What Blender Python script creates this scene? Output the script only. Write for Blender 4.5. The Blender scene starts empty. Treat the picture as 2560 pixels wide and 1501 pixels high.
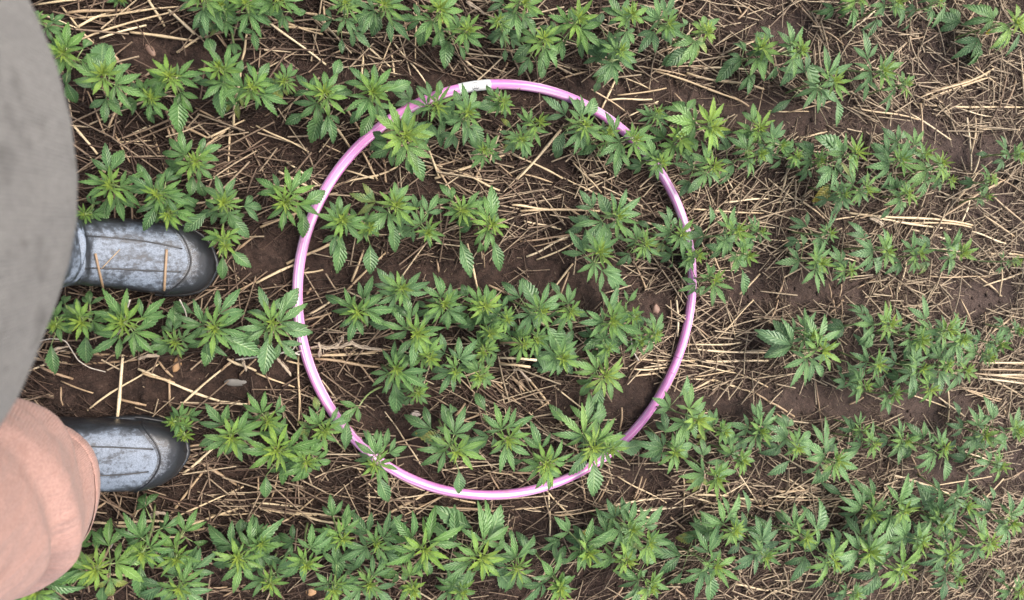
import bpy, bmesh, math, random
import numpy as np
from mathutils import Vector, Matrix
from mathutils.bvhtree import BVHTree

random.seed(7)
rng = np.random.default_rng(11)
S = bpy.context.scene
COL = S.collection
R = math.radians

# ------------------------------------------------------------------ camera, sky, sun, exposure
CAM_H, TILT, ROLL, FPX = 1.2404, 0.32384, -0.10335, 1828.0
cam_rot = Matrix.Rotation(-TILT, 3, 'Y') @ Matrix.Rotation(ROLL, 3, 'X')
cd = bpy.data.cameras.new('camera')
cam = bpy.data.objects.new('camera', cd)
COL.objects.link(cam)
cd.sensor_width = 36.0
cd.lens = 36.0 * FPX / 2560.0
cd.clip_start = 0.02
cd.clip_end = 300.0
cd.dof.use_dof = True
cd.dof.focus_distance = 1.32
cd.dof.aperture_fstop = 6.5
cam.matrix_world = Matrix.Translation((0, 0, CAM_H)) @ cam_rot.to_4x4()
S.camera = cam

SUN_EL, SUN_AZ = R(62), R(70)
world = bpy.data.worlds.new('World')
S.world = world
world.use_nodes = True
wn = world.node_tree
sky = wn.nodes.new('ShaderNodeTexSky')
sky.sky_type = 'NISHITA'
sky.sun_disc = False
sky.sun_elevation = SUN_EL
sky.sun_rotation = SUN_AZ
sky.air_density = 0.6
sky.dust_density = 6.0
sky.ozone_density = 0.6
bg = wn.nodes['Background']
bg.inputs['Strength'].default_value = 0.14
wn.links.new(sky.outputs[0], bg.inputs['Color'])
sl = bpy.data.lights.new('sun', 'SUN')
sl.energy = 1.2
sl.angle = R(55)
sl.color = (1.0, 0.95, 0.88)
sun = bpy.data.objects.new('sun', sl)
COL.objects.link(sun)
sdir = Vector((math.sin(SUN_AZ) * math.cos(SUN_EL), math.cos(SUN_AZ) * math.cos(SUN_EL), math.sin(SUN_EL)))
sun.rotation_euler = sdir.to_track_quat('Z', 'Y').to_euler()
sun.location = (0, 0, 6)
S.view_settings.view_transform = 'Standard'
S.view_settings.look = 'None'
S.view_settings.exposure = 1.44
S.view_settings.gamma = 1.0

# ------------------------------------------------------------------ helpers
MROT = np.array(cam_rot)

def ray(px, py):
    d = MROT @ np.array([(px - 1280.0) / FPX, -(py - 750.5) / FPX, -1.0])
    return d

def back(px, py, z):
    """point at height z seen at pixel (px, py) of the 2560 x 1501 photograph"""
    d = ray(px, py)
    k = (z - CAM_H) / d[2]
    return np.array([d[0] * k, d[1] * k, z])

def proj(p):
    q = MROT.T @ (np.asarray(p, float) - np.array([0, 0, CAM_H]))
    return 1280 + FPX * q[0] / -q[2], 750.5 - FPX * q[1] / -q[2], -q[2]

def tag(o, label=None, cat=None, group=None, kind=None):
    if label: o['label'] = label
    if cat: o['category'] = cat
    if group: o['group'] = group
    if kind: o['kind'] = kind
    return o

def empty(name, loc=(0, 0, 0)):
    o = bpy.data.objects.new(name, None)
    o.empty_display_size = 0.02
    o.location = loc
    COL.objects.link(o)
    return o

def mesh_np(name, V, F, mat=None, parent=None, smooth=True, uv=None, attrs=None, loc=(0, 0, 0)):
    """V (n,3) array, F list/array of polygons -> one mesh object"""
    me = bpy.data.meshes.new(name)
    V = np.asarray(V, np.float32) - np.asarray(loc, np.float32)
    if isinstance(F, np.ndarray):
        n, k = F.shape
        me.vertices.add(len(V)); me.vertices.foreach_set('co', V.ravel())
        me.loops.add(n * k); me.loops.foreach_set('vertex_index', F.astype(np.int32).ravel())
        me.polygons.add(n)
        me.polygons.foreach_set('loop_start', np.arange(0, n * k, k, dtype=np.int32))
        me.polygons.foreach_set('loop_total', np.full(n, k, dtype=np.int32))
        me.update(calc_edges=True)
    else:
        me.from_pydata(V.tolist(), [], F)
    if smooth:
        me.polygons.foreach_set('use_smooth', np.ones(len(me.polygons), dtype=bool))
    if uv is not None:
        idx = np.empty(len(me.loops), np.int32); me.loops.foreach_get('vertex_index', idx)
        l = me.uv_layers.new(name='UVMap')
        l.data.foreach_set('uv', np.asarray(uv, np.float32)[idx].ravel())
    if attrs:
        for k_, a in attrs.items():
            at = me.attributes.new(k_, 'FLOAT', 'POINT')
            at.data.foreach_set('value', np.asarray(a, np.float32))
    if mat: me.materials.append(mat)
    me.validate()
    o = bpy.data.objects.new(name, me)
    COL.objects.link(o)
    if parent is None:
        o.location = loc
    else:
        o.parent = parent
    return o

# value noise, vectorised
_lat = rng.random((256, 256))
def vnoise(x, y, s, ox=0.0, oy=0.0):
    x = np.asarray(x) / s + ox + 1000; y = np.asarray(y) / s + oy + 1000
    xi = np.floor(x).astype(int); yi = np.floor(y).astype(int)
    fx = x - xi; fy = y - yi
    fx = fx * fx * (3 - 2 * fx); fy = fy * fy * (3 - 2 * fy)
    a = _lat[xi % 256, yi % 256]; b = _lat[(xi + 1) % 256, yi % 256]
    c = _lat[xi % 256, (yi + 1) % 256]; d = _lat[(xi + 1) % 256, (yi + 1) % 256]
    return (a * (1 - fx) + b * fx) * (1 - fy) + (c * (1 - fx) + d * fx) * fy - 0.5

# node helpers
class NT:
    def __init__(self, name):
        self.m = bpy.data.materials.new(name); self.m.use_nodes = True
        self.t = self.m.node_tree; self.b = self.t.nodes['Principled BSDF']
        self.out = self.t.nodes['Material Output']
    def n(self, ty, **kw):
        nd = self.t.nodes.new(ty)
        for k, v in kw.items():
            if k.startswith('i_'):
                nd.inputs[k[2:].replace('_', ' ')].default_value = v
            else: setattr(nd, k, v)
        return nd
    def l(self, a, b): self.t.links.new(a, b)
    def set(self, **kw):
        for k, v in kw.items(): self.b.inputs[k.replace('_', ' ')].default_value = v
    def noise(self, vec, scale, detail=4, rough=0.55):
        nd = self.n('ShaderNodeTexNoise'); nd.inputs['Scale'].default_value = scale
        nd.inputs['Detail'].default_value = detail; nd.inputs['Roughness'].default_value = rough
        if vec is not None: self.l(vec, nd.inputs['Vector'])
        return nd.outputs['Fac']
    def ramp(self, fac, stops):
        nd = self.n('ShaderNodeValToRGB'); el = nd.color_ramp.elements
        while len(el) < len(stops): el.new(0.5)
        for e, (p, c) in zip(el, stops):
            e.position = p; e.color = (*c, 1) if len(c) == 3 else c
        self.l(fac, nd.inputs['Fac'])
        return nd.outputs['Color']
    def mix(self, fac, a, b, mode='MIX'):
        nd = self.n('ShaderNodeMix', data_type='RGBA', blend_type=mode)
        for i, v in ((0, fac), (6, a), (7, b)):
            if isinstance(v, (int, float)): nd.inputs[i].default_value = v
            elif isinstance(v, tuple): nd.inputs[i].default_value = (*v, 1)
            else: self.l(v, nd.inputs[i])
        return nd.outputs[2]
    def math(self, op, a, b=None, c=None, clamp=False):
        nd = self.n('ShaderNodeMath', operation=op, use_clamp=clamp)
        for i, v in enumerate((a, b, c)):
            if v is None: continue
            if isinstance(v, (int, float)): nd.inputs[i].default_value = v
            else: self.l(v, nd.inputs[i])
        return nd.outputs[0]
    def maprange(self, v, a, b, c=0.0, d=1.0, smooth=True):
        nd = self.n('ShaderNodeMapRange'); nd.interpolation_type = 'SMOOTHSTEP' if smooth else 'LINEAR'
        self.l(v, nd.inputs['Value'])
        for k, x in zip(('From Min', 'From Max', 'To Min', 'To Max'), (a, b, c, d)): nd.inputs[k].default_value = x
        return nd.outputs[0]
    def bump(self, h, strength=0.5, dist=0.002, normal=None):
        nd = self.n('ShaderNodeBump'); nd.inputs['Strength'].default_value = strength
        nd.inputs['Distance'].default_value = dist; self.l(h, nd.inputs['Height'])
        if normal is not None: self.l(normal, nd.inputs['Normal'])
        return nd.outputs[0]
    def attr(self, name):
        return self.n('ShaderNodeAttribute', attribute_name=name).outputs['Fac']
    def coord(self, k='Object'):
        return self.n('ShaderNodeTexCoord').outputs[k]
    def sep(self, v):
        nd = self.n('ShaderNodeSeparateXYZ'); self.l(v, nd.inputs[0]); return nd.outputs
    def comb(self, x, y, z=0.0):
        nd = self.n('ShaderNodeCombineXYZ')
        for i, v in enumerate((x, y, z)):
            if isinstance(v, (int, float)): nd.inputs[i].default_value = v
            else: self.l(v, nd.inputs[i])
        return nd.outputs[0]
    def rand(self): return self.n('ShaderNodeObjectInfo').outputs['Random']
    def base(self, c): self.l(c, self.b.inputs['Base Color'])
    def normal(self, n): self.l(n, self.b.inputs['Normal'])

# ------------------------------------------------------------------ materials
def mat_soil():
    t = NT('soil'); P = t.coord('Object')
    a = t.noise(P, 9, 6); b = t.noise(P, 70, 6, 0.65); c = t.noise(P, 420, 4, 0.7)
    base = t.ramp(a, [(0.3, (0.033, 0.020, 0.015)), (0.55, (0.050, 0.031, 0.024)), (0.75, (0.068, 0.045, 0.036))])
    base = t.mix(t.maprange(b, 0.42, 0.62), base, (0.024, 0.015, 0.012), 'MIX')
    d = t.noise(P, 160, 5, 0.7)
    base = t.mix(t.maprange(d, 0.56, 0.68, 0, 0.7), base, (0.095, 0.066, 0.052))
    base = t.mix(t.maprange(c, 0.62, 0.72, 0, 0.6), base, (0.12, 0.088, 0.066))
    x = t.sep(P)[0]
    base = t.mix(t.maprange(x, 0.3, 1.5, 0, 0.5), base, (0.098, 0.072, 0.061))
    t.base(base); t.set(Roughness=0.92)
    t.b.inputs['Specular IOR Level'].default_value = 0.25
    v = t.n('ShaderNodeTexVoronoi', feature='DISTANCE_TO_EDGE'); v.inputs['Scale'].default_value = 38
    wv = t.n('ShaderNodeVectorMath', operation='ADD'); t.l(P, wv.inputs[0])
    nn = t.n('ShaderNodeTexNoise'); nn.inputs['Scale'].default_value = 30; t.l(P, nn.inputs['Vector'])
    sc = t.n('ShaderNodeVectorMath', operation='SCALE'); sc.inputs['Scale'].default_value = 0.03
    t.l(nn.outputs['Color'], sc.inputs[0]); t.l(sc.outputs[0], wv.inputs[1]); t.l(wv.outputs[0], v.inputs['Vector'])
    crack = t.maprange(v.outputs['Distance'], 0.0, 0.05)
    n1 = t.bump(crack, 0.35, 0.003)
    n2 = t.bump(b, 1.0, 0.009, n1); n3 = t.bump(c, 0.9, 0.003, n2)
    t.normal(n3)
    return t.m

def mat_litter():
    t = NT('litter'); P = t.coord('Object')
    tone = t.attr('tone'); hue = t.attr('hue')
    c = t.ramp(tone, [(0.0, (0.022, 0.013, 0.0095)), (0.35, (0.085, 0.053, 0.037)), (0.65, (0.205, 0.150, 0.102)), (1.0, (0.50, 0.405, 0.27))])
    c = t.mix(t.math('MULTIPLY', hue, 0.45), c, (0.15, 0.122, 0.098))
    n = t.noise(P, 260, 3)
    c = t.mix(t.maprange(n, 0.4, 0.75, 0, 0.55), c, (0.06, 0.04, 0.03))
    t.base(c); t.set(Roughness=0.8)
    t.b.inputs['Specular IOR Level'].default_value = 0.3
    return t.m

def mat_straw():
    t = NT('straw'); uv = t.n('ShaderNodeTexCoord').outputs['UV']
    s = t.sep(uv); r = t.rand()
    c = t.ramp(r, [(0.0, (0.24, 0.165, 0.10)), (0.3, (0.38, 0.285, 0.170)), (0.65, (0.51, 0.405, 0.25)), (1.0, (0.60, 0.50, 0.335))])
    streak = t.noise(t.comb(t.math('MULTIPLY', s[0], 14), t.math('MULTIPLY', s[1], 3), t.math('MULTIPLY', r, 40)), 1.0, 4)
    c = t.mix(t.maprange(streak, 0.5, 0.72, 0, 0.6), c, (0.26, 0.17, 0.10))
    spot = t.noise(t.comb(t.math('MULTIPLY', s[0], 3), t.math('MULTIPLY', s[1], 18), t.math('MULTIPLY', r, 77)), 1.0, 3)
    c = t.mix(t.maprange(spot, 0.58, 0.7, 0, 0.75), c, (0.13, 0.085, 0.055))
    t.base(c); t.set(Roughness=0.55)
    t.normal(t.bump(streak, 0.4, 0.0006))
    return t.m

def mat_leaf():
    t = NT('leaf'); uv = t.n('ShaderNodeTexCoord').outputs['UV']; s = t.sep(uv); P = t.coord('Object')
    age = t.attr('age'); yel = t.attr('yel'); tint = t.attr('tint')
    c = t.ramp(age, [(0.0, (0.080, 0.180, 0.058)), (0.3, (0.124, 0.258, 0.060)), (0.6, (0.215, 0.378, 0.060)), (1.0, (0.345, 0.480, 0.066))])
    c = t.mix(t.math('MULTIPLY', tint, 0.6), c, (0.150, 0.265, 0.140))
    mott = t.noise(P, 130, 3)
    c = t.mix(t.maprange(mott, 0.4, 0.75, 0, 0.35), c, (0.046, 0.118, 0.042))
    ax = t.math('ABSOLUTE', t.math('SUBTRACT', s[0], 0.5))
    ph = t.math('SUBTRACT', t.math('MULTIPLY', s[1], 9.0), t.math('MULTIPLY', ax, 3.4))
    fr = t.math('FRACT', ph)
    vein = t.math('SUBTRACT', 1.0, t.maprange(t.math('ABSOLUTE', t.math('SUBTRACT', fr, 0.5)), 0.03, 0.16))
    mid = t.math('SUBTRACT', 1.0, t.maprange(ax, 0.015, 0.055))
    vm = t.math('MAXIMUM', t.math('MULTIPLY', vein, 0.20), t.math('MULTIPLY', mid, 0.6))
    c = t.mix(vm, c, (0.31, 0.45, 0.20))
    yn = t.noise(P, 60, 2)
    yf = t.math('MULTIPLY', yel, t.maprange(t.math('ADD', yn, t.math('MULTIPLY', s[1], 0.35)), 0.45, 0.75))
    c = t.mix(yf, c, (0.42, 0.34, 0.05))
    spk = t.noise(P, 700, 2)
    c = t.mix(t.maprange(spk, 0.70, 0.76, 0, 0.6), c, (0.45, 0.47, 0.36))
    t.base(c); t.set(Roughness=0.40)
    t.b.inputs['Specular IOR Level'].default_value = 0.55
    wave = t.math('ABSOLUTE', t.math('SUBTRACT', fr, 0.5))
    nb = t.bump(wave, 0.85, 0.0026)
    nb = t.bump(mott, 0.3, 0.001, nb)
    t.normal(nb)
    tr = t.n('ShaderNodeBsdfTranslucent'); t.l(c, tr.inputs['Color']); 
    mx = t.n('ShaderNodeMixShader'); mx.inputs[0].default_value = 0.27
    t.l(t.b.outputs[0], mx.inputs[1]); t.l(tr.outputs[0], mx.inputs[2]); t.l(mx.outputs[0], t.out.inputs['Surface'])
    return t.m

def mat_stem():
    t = NT('stem'); n = t.noise(t.coord('Object'), 120, 3)
    t.base(t.ramp(n, [(0.35, (0.14, 0.22, 0.07)), (0.6, (0.24, 0.30, 0.12)), (0.8, (0.22, 0.17, 0.09))])); t.set(Roughness=0.5)
    return t.m

def mat_hoop():
    t = NT('pink_plastic'); uv = t.n('ShaderNodeTexCoord').outputs['UV']; s = t.sep(uv)
    # pearly lengthwise swirls that wander round the tube
    wob = t.noise(t.comb(t.math('MULTIPLY', s[0], 9), 0.0), 1.0, 3)
    v = t.math('ADD', s[1], t.math('MULTIPLY', wob, 0.22))
    st = t.noise(t.comb(t.math('MULTIPLY', s[0], 5.0), t.math('MULTIPLY', v, 12)), 1.0, 3, 0.6)
    c = t.ramp(st, [(0.30, (0.52, 0.150, 0.415)), (0.45, (0.535, 0.185, 0.445)), (0.53, (0.55, 0.235, 0.48)), (0.565, (0.65, 0.47, 0.63)), (0.63, (0.69, 0.61, 0.685))])
    sd = t.noise(t.coord('Object'), 40, 5)
    c = t.mix(t.maprange(sd, 0.56, 0.74, 0, 0.42), c, (0.30, 0.19, 0.20))
    t.base(c); t.set(Roughness=0.42)
    return t.m

def mat_rubber(dusty):
    t = NT('dusty_rubber' if dusty else 'black_rubber'); P = t.coord('Object')
    a = t.noise(P, 20, 7, 0.72); b = t.noise(P, 150, 6, 0.75); c3 = t.noise(P, 700, 4, 0.85)
    mp = t.n('ShaderNodeMapping'); t.l(P, mp.inputs['Vector']); mp.inputs['Scale'].default_value = (0.55, 1.8, 1.4)
    a2 = t.noise(mp.outputs[0], 44, 7, 0.75)
    nz = t.sep(t.n('ShaderNodeNewGeometry').outputs['Normal'])[2]
    black = (0.016, 0.018, 0.021)
    f = t.math('ADD', t.math('MULTIPLY', a, 0.5), t.math('MULTIPLY', a2, 0.5))
    f = t.math('ADD', f, t.math('MULTIPLY', t.math('SUBTRACT', b, 0.5), 0.45))
    if dusty:
        up = t.maprange(nz, 0.22, 0.92, -0.20, 0.045)
        g = t.math('ADD', t.math('ADD', f, up), t.math('MULTIPLY', t.attr('dust'), 0.16))
        film = t.maprange(g, 0.30, 0.60)
        crust = t.math('MULTIPLY', t.maprange(g, 0.47, 0.60), t.maprange(c3, 0.30, 0.60))
        col = t.mix(t.math('MULTIPLY', film, 0.75), black, (0.062, 0.076, 0.096))
        col = t.mix(t.math('MULTIPLY', crust, 0.9), col, (0.185, 0.230, 0.290))
        rough = t.maprange(film, 0, 1, 0.30, 0.58)
    else:
        up = t.maprange(nz, 0.62, 0.97, -0.25, 0.05)
        g = t.math('ADD', f, up)
        crust = t.math('MULTIPLY', t.maprange(g, 0.44, 0.60), t.maprange(c3, 0.42, 0.60))
        col = t.mix(t.math('MULTIPLY', crust, 0.65), black, (0.24, 0.28, 0.33))
        rough = t.maprange(crust, 0, 1, 0.32, 0.7)
    t.base(col); t.l(rough, t.b.inputs['Roughness'])
    t.normal(t.bump(b, 0.35, 0.0015, t.bump(a2, 0.3, 0.002)))
    return t.m

def mat_cloth(name, c1, c2, wscale, rib=None, stain=None):
    t = NT(name); P = t.coord('Object')
    a = t.noise(P, 14, 4); f = t.noise(P, 420, 3)
    c = t.mix(a, c1, c2)
    if stain:
        st = t.noise(P, 28, 5, 0.65)
        c = t.mix(t.maprange(st, 0.54, 0.72, 0, 0.8), c, stain)
    c = t.mix(t.maprange(f, 0.35, 0.65, 0.0, 0.6), c, tuple(x * 0.72 for x in c1))
    t.base(c); t.set(Roughness=0.95)
    t.b.inputs['Specular IOR Level'].default_value = 0.15
    t.b.inputs['Sheen Weight'].default_value = 0.08
    w = t.n('ShaderNodeTexWave', bands_direction='Y'); w.inputs['Scale'].default_value = wscale * .6
    w.inputs['Distortion'].default_value = 1.0; t.l(P, w.inputs['Vector'])
    nb = t.bump(w.outputs['Fac'], 0.4, 0.0014)
    if stain:
        s2 = t.noise(P, 75, 4, 0.6)
        c9 = t.mix(t.maprange(s2, 0.60, 0.70, 0, 0.55), c, stain); t.base(c9)
    mp = t.n('ShaderNodeMapping'); mp.inputs['Rotation'].default_value = (0.5, 0.3, 0.9); mp.inputs['Scale'].default_value = (1, 3.2, 1); t.l(P, mp.inputs['Vector'])
    wr = t.noise(mp.outputs[0], 13, 3, 0.45)
    t.normal(t.bump(wr, 0.32, 0.03, t.bump(t.noise(P, 34, 2), 0.16, 0.010, nb)))
    return t.m

def mat_plain(name, c1, c2, scale=40, rough=0.7, bumpd=0.002):
    t = NT(name); n = t.noise(t.coord('Object'), scale, 5)
    t.base(t.mix(n, c1, c2)); t.set(Roughness=rough); t.normal(t.bump(n, 0.5, bumpd))
    return t.m

M = dict(soil=mat_soil(), litter=mat_litter(), straw=mat_straw(), leaf=mat_leaf(), stem=mat_stem(), hoop=mat_hoop(),
         boot=mat_rubber(True), black=mat_rubber(False), seamline=mat_plain('dark_rubber', (0.010, 0.011, 0.013), (0.02, 0.022, 0.025), 300, 0.4, 0.0),
         shirt=mat_cloth('grey_cloth', (0.140, 0.139, 0.131), (0.210, 0.208, 0.197), 260, stain=(0.056, 0.054, 0.050)),
         trousers=mat_cloth('salmon_corduroy', (0.345, 0.205, 0.168), (0.41, 0.26, 0.22), 210, stain=(0.27, 0.155, 0.125)),
         skin=mat_plain('skin', (0.50, 0.31, 0.23), (0.58, 0.37, 0.28), 30, 0.5, 0.0005),
         hair=mat_plain('hair', (0.05, 0.03, 0.02), (0.12, 0.075, 0.045), 200, 0.5),
         eye=mat_plain('eye', (0.7, 0.7, 0.68), (0.75, 0.74, 0.72), 10, 0.2, 0.0),
         white=mat_plain('white_label', (0.56, 0.58, 0.585), (0.48, 0.51, 0.52), 120, 0.45, 0.0006),
         ink=mat_plain('ink', (0.06, 0.06, 0.07), (0.12, 0.12, 0.13), 200, 0.6, 0.0),
         seam=mat_plain('seam', (0.16, 0.05, 0.14), (0.25, 0.10, 0.22), 200, 0.5, 0.0),
         fibre=mat_plain('pale_fibre', (0.40, 0.33, 0.25), (0.24, 0.19, 0.135), 300, 0.8),
         twine=mat_plain('white_fibre', (0.46, 0.43, 0.38), (0.34, 0.30, 0.25), 300, 0.7),
         stone_b=mat_plain('brown_stone', (0.13, 0.078, 0.055), (0.20, 0.125, 0.09), 90, 0.6),
         stone_o=mat_plain('orange_stone', (0.32, 0.18, 0.085), (0.37, 0.24, 0.13), 90, 0.6),
         stone_g=mat_plain('grey_stone', (0.085, 0.08, 0.072), (0.13, 0.125, 0.115), 60, 0.5),
         stone_r=mat_plain('red_stone', (0.08, 0.045, 0.042), (0.11, 0.065, 0.06), 60, 0.7),
         shell=mat_plain('shell', (0.36, 0.32, 0.28), (0.24, 0.20, 0.18), 400, 0.4))

# ------------------------------------------------------------------ ground
X0, X1, Y0, Y1, DX = -0.75, 2.15, -1.35, 0.95, 0.0065
gx = np.arange(X0, X1 + DX / 2, DX); gy = np.arange(Y0, Y1 + DX / 2, DX)
def height(x, y):
    h = 0.016 * vnoise(x, y, 0.22) + 0.010 * vnoise(x, y, 0.07, 5, 9) + 0.008 * vnoise(x, y, 0.026, 3, 1) + 0.0055 * vnoise(x, y, 0.0125, 7, 2)
    h = h + 0.004 * np.sin(2 * math.pi * (y + 0.03 * x) / 0.19)
    return h - 0.004
GXX, GYY = np.meshgrid(gx, gy, indexing='ij')
HG = height(GXX, GYY)
def gz(x, y):
    x = np.clip((np.asarray(x) - X0) / DX, 0, len(gx) - 1.001); y = np.clip((np.asarray(y) - Y0) / DX, 0, len(gy) - 1.001)
    i = x.astype(int); j = y.astype(int); fx = x - i; fy = y - j
    return (HG[i, j] * (1 - fx) + HG[i + 1, j] * fx) * (1 - fy) + (HG[i, j + 1] * (1 - fx) + HG[i + 1, j + 1] * fx) * fy
far = np.array([0.05, 0.15, 0.4, 1, 2.5, 6, 15, 40, 90])
ax = np.concatenate([X0 - far[::-1], gx, gx[-1] + far]); ay = np.concatenate([Y0 - far[::-1], gy, gy[-1] + far])
AX, AY = np.meshgrid(ax, ay, indexing='ij')
nf = len(far)
AZ = np.zeros_like(AX); AZ[nf:-nf, nf:-nf] = HG
nx, ny = AX.shape
idx = np.arange(nx * ny).reshape(nx, ny)
F = np.stack([idx[:-1, :-1], idx[1:, :-1], idx[1:, 1:], idx[:-1, 1:]], -1).reshape(-1, 4)
soil = mesh_np('soil', np.stack([AX, AY, AZ], -1).reshape(-1, 3), F, M['soil'])
tag(soil, 'bare dark brown field soil between the hemp rows', 'soil', kind='structure')

# ------------------------------------------------------------------ tube / loft builders
def tube_np(pts, rad, sides=6, cap=True):
    """tube along polyline; rad scalar or per point. returns V, F(list), UV"""
    pts = np.asarray(pts, float); n = len(pts)
    rad = np.broadcast_to(np.asarray(rad, float), (n,))
    T = np.gradient(pts, axis=0); T /= np.linalg.norm(T, axis=1)[:, None] + 1e-9
    up = np.array([0, 0, 1.0]) if abs(T[0][2]) < 0.9 else np.array([1.0, 0, 0])
    V = []; UV = []
    for i in range(n):
        s = np.cross(T[i], up); s /= np.linalg.norm(s) + 1e-9; u = np.cross(s, T[i]); up = u
        for k in range(sides):
            a = 2 * math.pi * k / sides
            V.append(pts[i] + rad[i] * (math.cos(a) * s + math.sin(a) * u)); UV.append((k / sides, i / max(1, n - 1)))
    F = [[i * sides + k, i * sides + (k + 1) % sides, (i + 1) * sides + (k + 1) % sides, (i + 1) * sides + k] for i in range(n - 1) for k in range(sides)]
    if cap: F += [list(range(sides))[::-1], [(n - 1) * sides + k for k in range(sides)]]
    return np.array(V), F, np.array(UV)

class Acc:
    def __init__(self): self.V = []; self.F = []; self.U = []; self.A = {}; self.n = 0
    def add(self, V, F, U=None, **attrs):
        self.V.append(V); self.F += [[i + self.n for i in f] for f in (F.tolist() if isinstance(F, np.ndarray) else F)]
        self.U.append(U if U is not None else np.zeros((len(V), 2)))
        for k, a in attrs.items(): self.A.setdefault(k, []).append(np.broadcast_to(a, (len(V),)))
        self.n += len(V)
    def build(self, name, mat, parent=None, loc=(0, 0, 0), smooth=True):
        return mesh_np(name, np.concatenate(self.V), self.F, mat, parent, smooth, np.concatenate(self.U),
                       {k: np.concatenate(v) for k, v in self.A.items()}, loc)

def loft(sections, closed=True, cap0=False, cap1=False):
    """sections: list of (k,3) rings of equal size"""
    k = len(sections[0]); V = np.concatenate(sections)
    F = []
    for i in range(len(sections) - 1):
        for j in range(k if closed else k - 1):
            F.append([i * k + j, i * k + (j + 1) % k, (i + 1) * k + (j + 1) % k, (i + 1) * k + j])
    if cap0: F.append(list(range(k))[::-1])
    if cap1: F.append([(len(sections) - 1) * k + j for j in range(k)])
    return V, F

# ------------------------------------------------------------------ the person (only boots, one trouser leg and the jacket show)
def interp(tab, t):
    tab = np.asarray(tab, float); return np.array([np.interp(t, tab[:, 0], tab[:, i]) for i in range(1, tab.shape[1])])

# boot spine: t, x (heel 0 .. toe .30), z, pitch deg, half width, half height
BOOT = [(0, .300, .034, 0, .004, .004), (.03, .297, .035, 0, .020, .013), (.07, .290, .037, 0, .031, .020), (.13, .277, .040, 0, .0415, .026), (.20, .258, .043, 0, .0485, .031),
        (.28, .232, .046, 0, .0525, .035), (.36, .205, .048, 0, .0535, .038), (.45, .175, .051, 2, .052, .042), (.53, .148, .056, 6, .050, .047),
        (.60, .125, .065, 16, .0485, .055), (.66, .108, .078, 32, .049, .061), (.72, .093, .100, 52, .051, .064), (.78, .082, .135, 74, .053, .063),
        (.84, .078, .18, 86, .056, .062), (.92, .078, .28, 90, .060, .065), (1.0, .078, .385, 90, .064, .068)]
def boot_pt(t, ang, off=0.0):
    x, z, p, hw, hh = interp(BOOT, t)
    p = math.radians(p); c, s = math.cos(ang), math.sin(ang)
    e = 0.80
    cx = math.copysign(abs(c) ** e, c) * (hw + off); sz = math.copysign(abs(s) ** (e if s > 0 else 0.55), s) * (hh + off)
    # crumpled instep
    if 0.55 < t < 0.85: sz += (0.0022 * math.sin(t * 120 + 2.0 * c) + 0.0030 * math.sin(t * 62 - 3.0 * c + 1)) * max(0, s)
    crown = -0.0  # rounded top
    return np.array([x + off * (1.0 if t < .02 else 0) + sz * math.sin(p) * 1.0, cx, z + sz * math.cos(p) + crown])

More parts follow.
